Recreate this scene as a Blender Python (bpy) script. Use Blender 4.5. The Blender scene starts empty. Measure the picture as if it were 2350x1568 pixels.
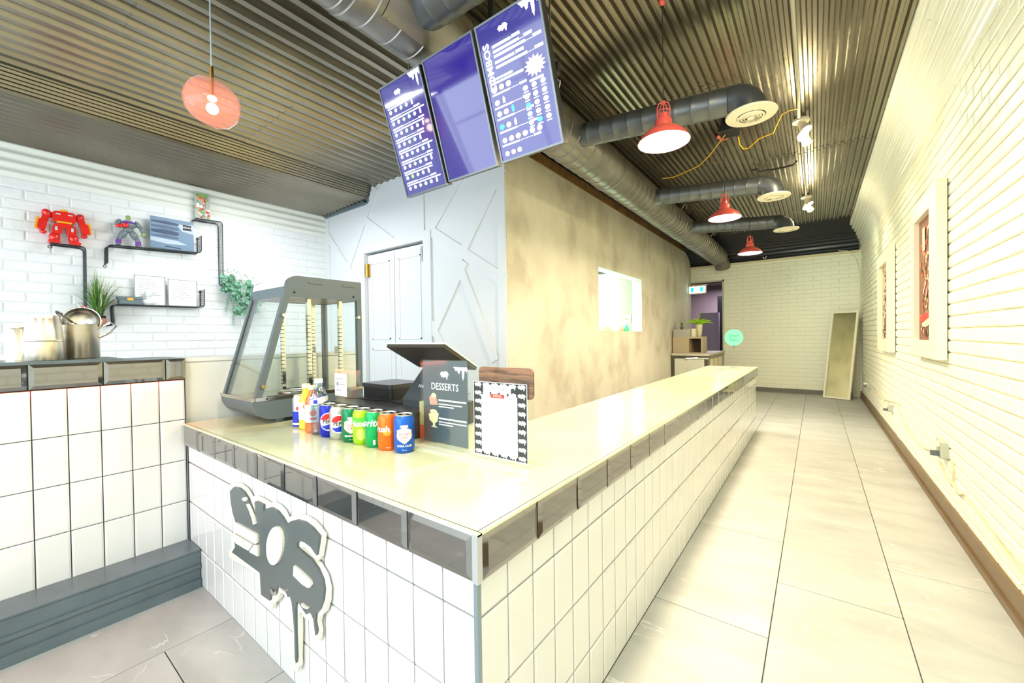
import bpy, math, random
from mathutils import Vector, Matrix
random.seed(7)
PI = math.pi
scene = bpy.context.scene
COL = scene.collection

# ---------------------------------------------------------------- camera
F_PX = 929.52
CAM = Vector((0.0, 0.0, 1.06))
YAW, PIT, ROL = -0.643607, -0.0122546, -0.0136503
_fw = Vector((math.sin(YAW)*math.cos(PIT), math.cos(YAW)*math.cos(PIT), math.sin(PIT)))
_r0 = Vector((math.cos(YAW), -math.sin(YAW), 0)); _u0 = _r0.cross(_fw)
_rt = _r0*math.cos(ROL) + _u0*math.sin(ROL)
_up = _u0*math.cos(ROL) - _r0*math.sin(ROL)
cam_data = bpy.data.cameras.new('camera'); cam = bpy.data.objects.new('camera', cam_data); COL.objects.link(cam)
cam_data.sensor_width = 36.0; cam_data.lens = F_PX/2350*36.0; cam_data.clip_start = 0.02; cam_data.clip_end = 60
m = Matrix((( _rt.x, _up.x, -_fw.x, CAM.x), (_rt.y, _up.y, -_fw.y, CAM.y), (_rt.z, _up.z, -_fw.z, CAM.z), (0, 0, 0, 1)))
cam.matrix_world = m
scene.camera = cam

def at(px, py, ax, v):
    """the point of the plane (axis ax = v, metres) seen at a pixel of the 2350x1568 photograph"""
    d = _rt*((px-1175)/F_PX) - _up*((py-784)/F_PX) + _fw
    return CAM + d*((v-CAM[ax])/d[ax])

# ---------------------------------------------------------------- world, lights, exposure
scene.view_settings.view_transform = 'Standard'; scene.view_settings.look = 'None'
scene.view_settings.exposure = 0.80; scene.view_settings.gamma = 1.0; scene.view_settings.use_curve_mapping = False
w = bpy.data.worlds.new('sky'); scene.world = w; w.use_nodes = True
w.node_tree.nodes['Background'].inputs[0].default_value = (0.75, 0.88, 1.0, 1); w.node_tree.nodes['Background'].inputs[1].default_value = 1.2
scene.cycles.use_denoising = True
scene.cycles.max_bounces = 9; scene.cycles.diffuse_bounces = 5; scene.cycles.glossy_bounces = 4
scene.cycles.transmission_bounces = 8; scene.cycles.transparent_max_bounces = 12
scene.cycles.caustics_reflective = False; scene.cycles.caustics_refractive = False
scene.cycles.sample_clamp_indirect = 6.0

def area(name, loc, to, sx, sy, power, col, shape='RECTANGLE', spread=None):
    l = bpy.data.lights.new(name, 'AREA'); l.shape = shape; l.size = sx
    if shape in ('RECTANGLE', 'ELLIPSE'): l.size_y = sy
    l.energy = power; l.color = col
    if spread: l.spread = spread
    o = bpy.data.objects.new(name, l); COL.objects.link(o); o.location = loc
    o.rotation_euler = (Vector(to)-Vector(loc)).to_track_quat('-Z', 'Y').to_euler()
    return o
# daylight through the shop front behind the camera
area('shopfront_daylight', (-2.1, -2.45, 1.45), (-2.1, 2, 1.25), 4.6, 2.0, 70, (0.82, 0.93, 1.0))
# unseen fill lights added behind the camera, no fixtures known there
area('front_fill_light', (-4.2, -1.6, 2.45), (-4.2, -1.5, 0), 0.6, 0.6, 16, (0.95, 0.98, 1.0))
area('front_fill_light', (-0.1, -0.9, 2.45), (-0.1, -0.8, 0), 1.2, 0.3, 26, (1.0, 0.96, 0.84))
# kitchen ceiling lamp behind the plaster wall
area('kitchen_lamp_and_fill', (-3.2, 5.2, 2.4), (-3.2, 5.2, 0), 1.2, 2.4, 150, (0.93, 1.0, 0.93))
area('kitchen_lamp_and_fill', (-3.7, 1.5, 2.45), (-3.9, 1.5, 0), 0.6, 0.9, 15, (0.97, 0.99, 1.0))  # fill added in front of the panelled wall to brighten the left wall
# back room beyond the doorway
area('back_room_lamp', (-1.6, 10.6, 2.2), (-1.6, 10.6, 0), 0.6, 0.6, 34, (0.95, 0.86, 1.0))

# ---------------------------------------------------------------- materials
def lin(c):
    return tuple((x/12.92 if x <= 0.04045 else ((x+0.055)/1.055)**2.4) for x in c)
_M = {}
def mat(name, col, rough=0.5, metal=0.0, spec=0.5, var=0.0, vscale=6.0, bump=0.0, bscale=40.0, emit=None, es=0.0,
        trans=0.0, alpha=1.0, ior=1.45, coat=0.0, vcol=None, stretch=None, rvar=0.0):
    if name in _M: return _M[name]
    ma = bpy.data.materials.new(name); ma.use_nodes = True; nt = ma.node_tree; b = nt.nodes['Principled BSDF']
    c = (*lin(col), 1)
    b.inputs['Base Color'].default_value = c; b.inputs['Roughness'].default_value = rough; b.inputs['Metallic'].default_value = metal
    b.inputs['Specular IOR Level'].default_value = spec; b.inputs['IOR'].default_value = ior
    b.inputs['Transmission Weight'].default_value = trans; b.inputs['Alpha'].default_value = alpha; b.inputs['Coat Weight'].default_value = coat
    if emit: b.inputs['Emission Color'].default_value = (*lin(emit), 1); b.inputs['Emission Strength'].default_value = es
    if var or bump or rvar:
        tc = nt.nodes.new('ShaderNodeTexCoord'); vec = tc.outputs['Object']
        if stretch:
            mp = nt.nodes.new('ShaderNodeMapping'); mp.inputs['Scale'].default_value = stretch; nt.links.new(vec, mp.inputs[0]); vec = mp.outputs[0]
    if var:
        n = nt.nodes.new('ShaderNodeTexNoise'); n.inputs['Scale'].default_value = vscale; n.inputs['Detail'].default_value = 6; nt.links.new(vec, n.inputs['Vector'])
        r = nt.nodes.new('ShaderNodeValToRGB'); c2 = (*lin(vcol), 1) if vcol else (*[x*(1-var) for x in c[:3]], 1)
        r.color_ramp.elements[0].position = 0.35; r.color_ramp.elements[0].color = c2; r.color_ramp.elements[1].position = 0.65; r.color_ramp.elements[1].color = c
        nt.links.new(n.outputs['Fac'], r.inputs[0]); nt.links.new(r.outputs[0], b.inputs['Base Color'])
        if rvar:
            mr = nt.nodes.new('ShaderNodeMapRange'); mr.inputs[3].default_value = rough; mr.inputs[4].default_value = rough+rvar
            nt.links.new(n.outputs['Fac'], mr.inputs[0]); nt.links.new(mr.outputs[0], b.inputs['Roughness'])
    if bump:
        n2 = nt.nodes.new('ShaderNodeTexNoise'); n2.inputs['Scale'].default_value = bscale; n2.inputs['Detail'].default_value = 4; nt.links.new(vec, n2.inputs['Vector'])
        bp = nt.nodes.new('ShaderNodeBump'); bp.inputs['Strength'].default_value = bump; bp.inputs['Distance'].default_value = 0.01
        nt.links.new(n2.outputs['Fac'], bp.inputs['Height']); nt.links.new(bp.outputs[0], b.inputs['Normal'])
    _M[name] = ma
    return ma

def floor_material():
    ma = bpy.data.materials.new('stone_look_floor'); ma.use_nodes = True; nt = ma.node_tree; b = nt.nodes['Principled BSDF']
    g = nt.nodes.new('ShaderNodeNewGeometry'); oi = nt.nodes.new('ShaderNodeObjectInfo')
    add = nt.nodes.new('ShaderNodeVectorMath'); add.operation = 'MULTIPLY_ADD'
    add.inputs[1].default_value = (1, 1, 1); nt.links.new(g.outputs['Position'], add.inputs[0])
    sc_ = nt.nodes.new('ShaderNodeVectorMath'); sc_.operation = 'SCALE'; sc_.inputs[0].default_value = (13, 7, 3); nt.links.new(oi.outputs['Random'], sc_.inputs['Scale'])
    nt.links.new(sc_.outputs[0], add.inputs[2])
    mp = nt.nodes.new('ShaderNodeMapping'); mp.inputs['Rotation'].default_value = (0, 0, 0.5); mp.inputs['Scale'].default_value = (1.0, 2.2, 1); nt.links.new(add.outputs[0], mp.inputs[0])
    n = nt.nodes.new('ShaderNodeTexNoise'); n.inputs['Scale'].default_value = 2.6; n.inputs['Detail'].default_value = 8; n.inputs['Roughness'].default_value = 0.6; nt.links.new(mp.outputs[0], n.inputs['Vector'])
    r = nt.nodes.new('ShaderNodeValToRGB'); r.color_ramp.elements[0].position = 0.3; r.color_ramp.elements[0].color = (*lin((0.64, 0.65, 0.64)), 1)
    r.color_ramp.elements[1].position = 0.7; r.color_ramp.elements[1].color = (*lin((0.745, 0.75, 0.74)), 1); nt.links.new(n.outputs['Fac'], r.inputs[0])
    # fine pale veins
    n2 = nt.nodes.new('ShaderNodeTexNoise'); n2.inputs['Scale'].default_value = 1.7; n2.inputs['Detail'].default_value = 5; n2.inputs['Distortion'].default_value = 0.6; nt.links.new(mp.outputs[0], n2.inputs['Vector'])
    r2 = nt.nodes.new('ShaderNodeValToRGB'); e = r2.color_ramp.elements; e[0].position = 0.493; e[0].color = (0, 0, 0, 1); e[1].position = 0.507; e[1].color = (0, 0, 0, 1)
    x = e.new(0.5); x.color = (0.55, 0.55, 0.55, 1); nt.links.new(n2.outputs['Fac'], r2.inputs[0])
    n3 = nt.nodes.new('ShaderNodeTexNoise'); n3.inputs['Scale'].default_value = 5.0; nt.links.new(add.outputs[0], n3.inputs['Vector'])
    r3 = nt.nodes.new('ShaderNodeValToRGB'); r3.color_ramp.elements[0].position = 0.52; r3.color_ramp.elements[1].position = 0.6; nt.links.new(n3.outputs['Fac'], r3.inputs[0])
    mu = nt.nodes.new('ShaderNodeMath'); mu.operation = 'MULTIPLY'; nt.links.new(r2.outputs[0], mu.inputs[0]); nt.links.new(r3.outputs[0], mu.inputs[1])
    mx = nt.nodes.new('ShaderNodeMix'); mx.data_type = 'RGBA'; mx.inputs['B'].default_value = (*lin((0.93, 0.93, 0.9)), 1)
    nt.links.new(mu.outputs[0], mx.inputs['Factor']); nt.links.new(r.outputs[0], mx.inputs['A']); nt.links.new(mx.outputs['Result'], b.inputs['Base Color'])
    b.inputs['Roughness'].default_value = 0.38
    _M['floor'] = ma; return ma

def plaster_material():
    ma = bpy.data.materials.new('trowelled_plaster'); ma.use_nodes = True; nt = ma.node_tree; b = nt.nodes['Principled BSDF']
    tc = nt.nodes.new('ShaderNodeTexCoord')
    mp = nt.nodes.new('ShaderNodeMapping'); mp.inputs['Scale'].default_value = (1, 1.15, 0.9); nt.links.new(tc.outputs['Object'], mp.inputs[0])
    n = nt.nodes.new('ShaderNodeTexNoise'); n.inputs['Scale'].default_value = 2.3; n.inputs['Detail'].default_value = 7; n.inputs['Roughness'].default_value = 0.55; nt.links.new(mp.outputs[0], n.inputs['Vector'])
    r = nt.nodes.new('ShaderNodeValToRGB'); e = r.color_ramp.elements
    e[0].position = 0.33; e[0].color = (*lin((0.765, 0.74, 0.68)), 1); e[1].position = 0.66; e[1].color = (*lin((0.89, 0.875, 0.825)), 1)
    x = e.new(0.48); x.color = (*lin((0.85, 0.83, 0.77)), 1); nt.links.new(n.outputs['Fac'], r.inputs[0])
    nt.links.new(r.outputs[0], b.inputs['Base Color']); b.inputs['Roughness'].default_value = 0.75
    n2 = nt.nodes.new('ShaderNodeTexNoise'); n2.inputs['Scale'].default_value = 9; nt.links.new(mp.outputs[0], n2.inputs['Vector'])
    bp = nt.nodes.new('ShaderNodeBump'); bp.inputs['Strength'].default_value = 0.15; nt.links.new(n2.outputs['Fac'], bp.inputs['Height']); nt.links.new(bp.outputs[0], b.inputs['Normal'])
    _M['plaster'] = ma; return ma

BRICK_L = mat('white_painted_brick', (0.91, 0.925, 0.93), 0.55, bump=0.35, bscale=30)
BRICK_R = mat('lamp_tinted_white_brick', (0.93, 0.93, 0.86), 0.5, bump=0.35, bscale=30)  # white paint, with the lamps' warm tint put into the colour
MORTAR = mat('painted_mortar', (0.87, 0.885, 0.885), 0.8, bump=0.3, bscale=60)
MORTAR_R = mat('cream_painted_mortar', (0.81, 0.775, 0.66), 0.8, bump=0.3, bscale=60)
MORTAR_B = mat('pale_cream_mortar', (0.88, 0.86, 0.76), 0.8, bump=0.3, bscale=60)
WHITE = mat('white_paint', (0.90, 0.91, 0.91), 0.5)
PANEL = mat('pale_grey_paint', (0.845, 0.86, 0.87), 0.45)
CORR_W = mat('white_corrugated_paint', (0.90, 0.91, 0.88), 0.4)
CORR_D = mat('dark_corrugated_metal', (0.60, 0.575, 0.515), 0.20, metal=0.9, var=0.25, vscale=1.5, rvar=0.12)  # neutral paint; the gold of the lamplight is put into the base colour
DUCT = mat('dark_galvanised_metal', (0.56, 0.55, 0.53), 0.36, metal=0.8, var=0.25, vscale=4)
DUCT_B = mat('grey_branch_metal', (0.42, 0.44, 0.46), 0.38, metal=0.7, var=0.15, vscale=5)
TILE_W = mat('white_glazed_tile', (0.875, 0.885, 0.885), 0.08, coat=0.3)
TILE_K = mat('black_glazed_tile', (0.20, 0.19, 0.185), 0.05, spec=0.8, coat=0.5, ior=2.3)
GROUT = mat('grey_grout', (0.26, 0.28, 0.28), 0.9)
GROUT_W = mat('pale_grout', (0.80, 0.80, 0.77), 0.9)
TOP = mat('cream_worktop', (0.85, 0.91, 0.77), 0.16, var=0.05, vscale=2.0, vcol=(0.86, 0.86, 0.70), coat=0.25)
STEEL = mat('brushed_steel', (0.78, 0.77, 0.74), 0.22, metal=1.0)
CHROME = mat('bright_metal', (0.86, 0.85, 0.83), 0.12, metal=1.0)
GOLDSTEEL = mat('warm_steel', (0.92, 0.88, 0.80), 0.28, metal=1.0)
TRIM_S = mat('satin_metal_trim', (0.80, 0.82, 0.84), 0.3, metal=0.7)
DARKTRIM = mat('dark_blue_grey_paint', (0.39, 0.45, 0.48), 0.3, var=0.2, vscale=8)
BROWNTRIM = mat('brown_painted_wood', (0.46, 0.37, 0.25), 0.35, var=0.15, vscale=8)
WOODEDGE = mat('raw_timber_edge', (0.55, 0.42, 0.25), 0.7, var=0.4, vscale=10)
BLACKW = mat('black_wire', (0.16, 0.18, 0.19), 0.4, metal=0.3)
BLACKP = mat('black_plastic', (0.11, 0.12, 0.13), 0.35)
GREYP = mat('dark_grey_enamel', (0.36, 0.39, 0.41), 0.35)
CHARCOAL = mat('charcoal_face', (0.37, 0.40, 0.40), 0.35)
CREAMEDGE = mat('white_acrylic', (0.93, 0.92, 0.87), 0.3)
RED = mat('red_enamel', (0.88, 0.36, 0.32), 0.3, coat=0.4)
LAMPW = mat('white_enamel_lit', (1, 1, 1), 0.5, emit=(1.0, 0.96, 0.88), es=6)
BULB = mat('lamp_bulb', (1, 1, 1), 0.5, emit=(1.0, 0.95, 0.85), es=40)
BULBPINK = mat('filament_bulb', (1, 1, 1), 0.5, emit=(1.0, 0.85, 0.7), es=14)
PINKGLASS = mat('pink_glass', (0.97, 0.62, 0.56), 0.03, spec=0.6, alpha=0.30, coat=0.5)
BRASS = mat('brass', (0.85, 0.68, 0.35), 0.25, metal=1.0)
CREAM = mat('cream_plastic', (0.93, 0.90, 0.80), 0.45)
PAPER = mat('paper_white', (0.95, 0.95, 0.94), 0.7)
INK = mat('black_ink', (0.14, 0.15, 0.16), 0.6)
INKG = mat('grey_ink', (0.60, 0.62, 0.64), 0.7)
REDINK = mat('red_ink', (0.88, 0.24, 0.20), 0.6)
YELLOW = mat('yellow_cable', (0.88, 0.68, 0.12), 0.4)
LEAF = mat('leaf_green', (0.45, 0.62, 0.22), 0.5, var=0.3, vscale=20)
LEAF_D = mat('deep_green', (0.28, 0.48, 0.20), 0.5, var=0.3, vscale=25)
LEAF_Y = mat('yellow_green', (0.72, 0.88, 0.25), 0.5)
EUCA = mat('sage_green', (0.45, 0.66, 0.55), 0.6, var=0.25, vscale=15)
STRAW = mat('pale_straw', (0.88, 0.90, 0.78), 0.7)
EYE = mat('dark_soil', (0.12, 0.12, 0.12), 0.7)

def glass(name, col=(0.95, 1.0, 0.98), alpha=0.12, rough=0.02):
    """thin pane: mostly see-through, with a real surface reflection"""
    if name in _M: return _M[name]
    ma = bpy.data.materials.new(name); ma.use_nodes = True; nt = ma.node_tree; nt.nodes.clear()
    o = nt.nodes.new('ShaderNodeOutputMaterial'); mx = nt.nodes.new('ShaderNodeMixShader'); t = nt.nodes.new('ShaderNodeBsdfTransparent'); g = nt.nodes.new('ShaderNodeBsdfGlossy')
    t.inputs[0].default_value = (*lin(col), 1); g.inputs['Roughness'].default_value = rough
    lw_ = nt.nodes.new('ShaderNodeLayerWeight'); lw_.inputs[0].default_value = 0.5
    pw = nt.nodes.new('ShaderNodeMath'); pw.operation = 'POWER'; pw.inputs[1].default_value = 4.0
    ad = nt.nodes.new('ShaderNodeMath'); ad.operation = 'ADD'; ad.inputs[1].default_value = alpha
    nt.links.new(lw_.outputs['Facing'], pw.inputs[0]); nt.links.new(pw.outputs[0], ad.inputs[0]); nt.links.new(ad.outputs[0], mx.inputs[0]); nt.links.new(t.outputs[0], mx.inputs[1]); nt.links.new(g.outputs[0], mx.inputs[2]); nt.links.new(mx.outputs[0], o.inputs[0])
    _M[name] = ma; return ma
PANE = glass('clear_glass', (0.988, 0.997, 0.994), 0.025)
ACRYL = glass('clear_acrylic', (0.992, 0.997, 0.992), 0.015, 0.05)
PET = glass('clear_plastic', (0.86, 0.93, 1.0), 0.14, 0.12)

# ---------------------------------------------------------------- mesh builder
class MB:
    def __init__(s): s.v = []; s.f = []; s.mi = []; s.sm = []; s.cur = 0; s.smooth = False
    def add(s, vs, fs, mtx=None):
        b = len(s.v)
        s.v += [tuple(mtx @ Vector(v)) if mtx else tuple(v) for v in vs]
        for f in fs: s.f.append([i+b for i in f]); s.mi.append(s.cur); s.sm.append(s.smooth)
        return s
    def box(s, a, b, mtx=None):
        x0, y0, z0 = [min(a[i], b[i]) for i in range(3)]; x1, y1, z1 = [max(a[i], b[i]) for i in range(3)]
        return s.add([(x0,y0,z0),(x1,y0,z0),(x1,y1,z0),(x0,y1,z0),(x0,y0,z1),(x1,y0,z1),(x1,y1,z1),(x0,y1,z1)],
                     [(0,3,2,1),(4,5,6,7),(0,1,5,4),(1,2,6,5),(2,3,7,6),(3,0,4,7)], mtx)
    def rbox(s, a, b, r, axis=2, n=4, mtx=None):
        """box with the four edges along axis rounded"""
        a = list(a); b = list(b); i, j = [k for k in range(3) if k != axis]
        pts = []
        for cx, cy, a0 in ((b[i]-r, b[j]-r, 0), (a[i]+r, b[j]-r, 90), (a[i]+r, a[j]+r, 180), (b[i]-r, a[j]+r, 270)):
            for k in range(n+1):
                t = math.radians(a0+90*k/n); pts.append((cx+r*math.cos(t), cy+r*math.sin(t)))
        def P(p, z):
            q = [0, 0, 0]; q[i] = p[0]; q[j] = p[1]; q[axis] = z; return q
        N = len(pts); vs = [P(p, a[axis]) for p in pts]+[P(p, b[axis]) for p in pts]
        fs = [tuple(range(N))[::-1], tuple(range(N, 2*N))]+[(k, (k+1) % N, (k+1) % N+N, k+N) for k in range(N)]
        return s.add(vs, fs, mtx)
    def lathe(s, prof, n=20, mtx=None, cap=True):
        """prof: [(r, z)] about z"""
        vs = []; fs = []; K = len(prof)
        for r, z in prof:
            for k in range(n): t = 2*PI*k/n; vs.append((r*math.cos(t), r*math.sin(t), z))
        for a in range(K-1):
            for k in range(n): fs.append((a*n+k, a*n+(k+1) % n, (a+1)*n+(k+1) % n, (a+1)*n+k))
        if cap:
            if prof[0][0] > 1e-5: fs.append(tuple(range(n))[::-1])
            if prof[-1][0] > 1e-5: fs.append(tuple(range((K-1)*n, K*n)))
        return s.add(vs, fs, mtx)
    def cyl(s, p0, p1, r0, r1=None, n=12):
        p0 = Vector(p0); p1 = Vector(p1); r1 = r0 if r1 is None else r1; d = p1-p0
        q = d.to_track_quat('Z', 'Y').to_matrix().to_4x4(); q.translation = p0
        return s.lathe([(r0, 0), (r1, d.length)], n, q)
    def tube(s, pts, r, n=6, closed=False):
        pts = [Vector(p) for p in pts]; K = len(pts); vs = []; fs = []; up = None
        for i, p in enumerate(pts):
            a = pts[i-1] if (i > 0 or closed) else p; b = pts[(i+1) % K] if (i < K-1 or closed) else p
            t = (b-a).normalized() if (b-a).length > 1e-9 else Vector((0, 0, 1))
            if up is None: up = Vector((0, 0, 1)) if abs(t.z) < 0.9 else Vector((1, 0, 0))
            u = t.cross(up)
            u = u.normalized() if u.length > 1e-6 else t.orthogonal().normalized()
            v = u.cross(t).normalized(); up = v
            rr = r[i] if isinstance(r, (list, tuple)) else r
            for k in range(n): an = 2*PI*k/n; vs.append(p+u*rr*math.cos(an)+v*rr*math.sin(an))
        for i in range(K if closed else K-1):
            for k in range(n): fs.append((i*n+k, i*n+(k+1) % n, ((i+1) % K)*n+(k+1) % n, ((i+1) % K)*n+k))
        if not closed: fs.append(tuple(range(n))[::-1]); fs.append(tuple(range((K-1)*n, K*n)))
        return s.add(vs, fs)
    def prism(s, poly, o, u, v, w):
        """poly [(a,b)] in o + a*u + b*v, pushed along w (a vector)"""
        o = Vector(o); u = Vector(u); v = Vector(v); w = Vector(w); N = len(poly)
        import mathutils
        tris = mathutils.geometry.tessellate_polygon([[Vector((p[0], p[1], 0)) for p in poly]])
        vs = [o+u*p[0]+v*p[1] for p in poly]; vs += [x+w for x in vs]
        fs = [tuple(t) for t in tris]+[tuple(i+N for i in reversed(t)) for t in tris]+[(k, (k+1) % N, (k+1) % N+N, k+N) for k in range(N)]
        return s.add(vs, fs)
    def sphere(s, c, r, n=12, m=8, sc=(1, 1, 1), mtx=None):
        prof = [(r*math.sin(PI*i/m), -r*math.cos(PI*i/m)) for i in range(m+1)]
        q = Matrix.Translation(c) @ Matrix.Diagonal((*sc, 1))
        return s.lathe(prof, n, (mtx @ q) if mtx else q, cap=False)
    def quad(s, a, b, c, d): return s.add([a, b, c, d], [(0, 1, 2, 3)])
    def mesh(s, name, mats):
        me = bpy.data.meshes.new(name); me.from_pydata([tuple(v) for v in s.v], [], s.f)
        for x in (mats if isinstance(mats, (list, tuple)) else [mats]): me.materials.append(x)
        me.polygons.foreach_set('material_index', s.mi); me.polygons.foreach_set('use_smooth', s.sm)
        bm_fix(me)
        if any(s.sm): me.set_sharp_from_angle(angle=math.radians(38))
        return me
    def build(s, name, mats, parent=None, local=False, **tags):
        return link(name, s.mesh(name, mats), parent, local, **tags)
def bm_fix(me):
    import bmesh
    b = bmesh.new(); b.from_mesh(me); bmesh.ops.recalc_face_normals(b, faces=b.faces); b.to_mesh(b and me); b.free()
def link(name, me, parent=None, local=False, **tags):
    o = bpy.data.objects.new(name, me); COL.objects.link(o)
    if parent is not None:
        o.parent = parent
        if not local: o.matrix_parent_inverse = world_of(parent).inverted()
    for k, v in tags.items(): o[k] = v
    return o
def world_of(o):
    M = o.matrix_basis.copy()
    if o.parent is not None: M = world_of(o.parent) @ o.matrix_parent_inverse @ M
    return M
def thing(name, loc, label, category, group=None, rotz=0.0):
    o = bpy.data.objects.new(name, None); COL.objects.link(o); o.location = loc; o.rotation_euler = (0, 0, rotz)
    o.empty_display_size = 0.05; o['label'] = label; o['category'] = category
    if group: o['group'] = group
    return o
def tag(o, label, category, group=None):
    o['label'] = label; o['category'] = category
    if group: o['group'] = group
    return o
def struct(o): o['kind'] = 'structure'; return o
def sempty(name, loc=(0, 0, 0)):
    o = bpy.data.objects.new(name, None); COL.objects.link(o); o.location = loc; o['kind'] = 'structure'; return o
def copy_tree(o, parent=None, **tags):
    c = o.copy(); COL.objects.link(c); c.parent = parent
    for ch in [x for x in bpy.data.objects if x.parent == o]: copy_tree(ch, c)
    for k, v in tags.items(): c[k] = v
    return c

# ---------------------------------------------------------------- lettering
def text_mesh(txt, size, depth=0.0, align='CENTER', squeeze=1.0, res=2, shear=0.0, offset=0.0):
    cu = bpy.data.curves.new('lettering', 'FONT'); cu.body = txt; cu.size = size; cu.align_x = align; cu.align_y = 'CENTER'
    cu.extrude = depth; cu.resolution_u = res; cu.shear = shear; cu.offset = offset
    o = bpy.data.objects.new('lettering', cu); COL.objects.link(o)
    dg = bpy.context.evaluated_depsgraph_get(); me = bpy.data.meshes.new_from_object(o.evaluated_get(dg))
    vs = [(v.co.x*squeeze, v.co.y, v.co.z) for v in me.vertices]; fs = [tuple(p.vertices) for p in me.polygons]
    bpy.data.objects.remove(o); bpy.data.curves.remove(cu); bpy.data.meshes.remove(me)
    return vs, fs
def put_text(mb, txt, size, o, u, v, n, lift=0.0006, **k):
    """flat lettering on a plane: o centre, u right, v up, n outward"""
    vs, fs = text_mesh(txt, size, **k); o = Vector(o); u = Vector(u).normalized(); v = Vector(v).normalized(); n = Vector(n).normalized()
    mb.add([o+u*a+v*b+n*(c+lift) for a, b, c in vs], fs)
def bars(mb, o, u, v, n, x0, x1, y, h, seed=0, lift=0.0006, gap=0.25):
    """an unreadable line of small print: word-length dashes"""
    rnd = random.Random(seed); o = Vector(o); u = Vector(u).normalized(); v = Vector(v).normalized(); n = Vector(n).normalized(); x = x0
    while x < x1:
        wl = min(x1-x, h*rnd.uniform(1.2, 4.0))
        a = o+u*x+v*y+n*lift
        mb.quad(a, a+u*wl, a+u*wl+v*h, a+v*h); x += wl+h*gap*2

# ================================================================ THE ROOM
XL, XR, YP, XP, YB, YF, ZC = -4.75, 0.60, 2.60, -1.99, 8.63, -2.60, 2.69

# ---- floor: stone-look planks in running bond
fl = MB().box((XL-0.1, YF-0.1, -0.10), (XR+0.1, 11.6, -0.004)).build('floor', GROUT); struct(fl)
FM = floor_material()
cols = [XR, 0.255, -0.135, -0.525, -0.945, -1.365, -1.785, -2.2, -2.6, -3.0, -3.4, -3.8, -4.2, -4.6, XL]
_tm = {}
for ci in range(len(cols)-1):
    xb, xa = cols[ci], cols[ci+1]
    y = 1.64 - 0.8*6 + (0.0 if ci % 2 == 0 else 0.4)
    if xb < -1.3: y += 0.376-0.44
    while y < YB:
        a, b = max(y, YF), min(y+0.8, YB)
        if b-a > 0.05:
            key = (round(xb-xa, 3), round(b-a, 3))
            if key not in _tm:
                g = 0.0016; t = MB(); hx = key[0]/2-g; hy = key[1]/2-g
                t.add([(-hx,-hy,-0.004),(hx,-hy,-0.004),(hx,hy,-0.004),(-hx,hy,-0.004),(-hx,-hy,-0.001),(hx,-hy,-0.001),(hx,hy,-0.001),(-hx,hy,-0.001),
                       (-hx+0.002,-hy+0.002,0),(hx-0.002,-hy+0.002,0),(hx-0.002,hy-0.002,0),(-hx+0.002,hy-0.002,0)],
                      [(0,1,5,4),(1,2,6,5),(2,3,7,6),(3,0,4,7),(4,5,9,8),(5,6,10,9),(6,7,11,10),(7,4,8,11),(8,9,10,11)])
                _tm[key] = t.mesh('floor_tile', FM)
            o = link('floor_tile', _tm[key], fl, local=True); o.location = ((xa+xb)/2, (a+b)/2, 0)
        y += 0.8

# ---- bricks
def brick_mesh(L, h, j, d, mt, seed):
    r = random.Random(seed); hx = (L-j)/2; hz = (h-j)/2; q = lambda s: r.uniform(-s, s)
    b = MB(); i = 0.006
    back = [(-hx, -hz, -0.002), (hx, -hz, -0.002), (hx, hz, -0.002), (-hx, hz, -0.002)]
    mid = [(-hx+q(.001), -hz+q(.001), d*0.5), (hx+q(.001), -hz+q(.001), d*0.5), (hx+q(.001), hz+q(.001), d*0.5), (-hx+q(.001), hz+q(.001), d*0.5)]
    fr = [(-hx+i, -hz+i, d+q(d*.2)), (hx-i, -hz+i, d+q(d*.2)), (hx-i, hz-i, d+q(d*.2)), (-hx+i, hz-i, d+q(d*.2))]
    b.smooth = False
    b.add(back+mid+fr, [(0,1,5,4),(1,2,6,5),(2,3,7,6),(3,0,4,7),(4,5,9,8),(5,6,10,9),(6,7,11,10),(7,4,8,11),(8,9,10,11)])
    return b
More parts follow.
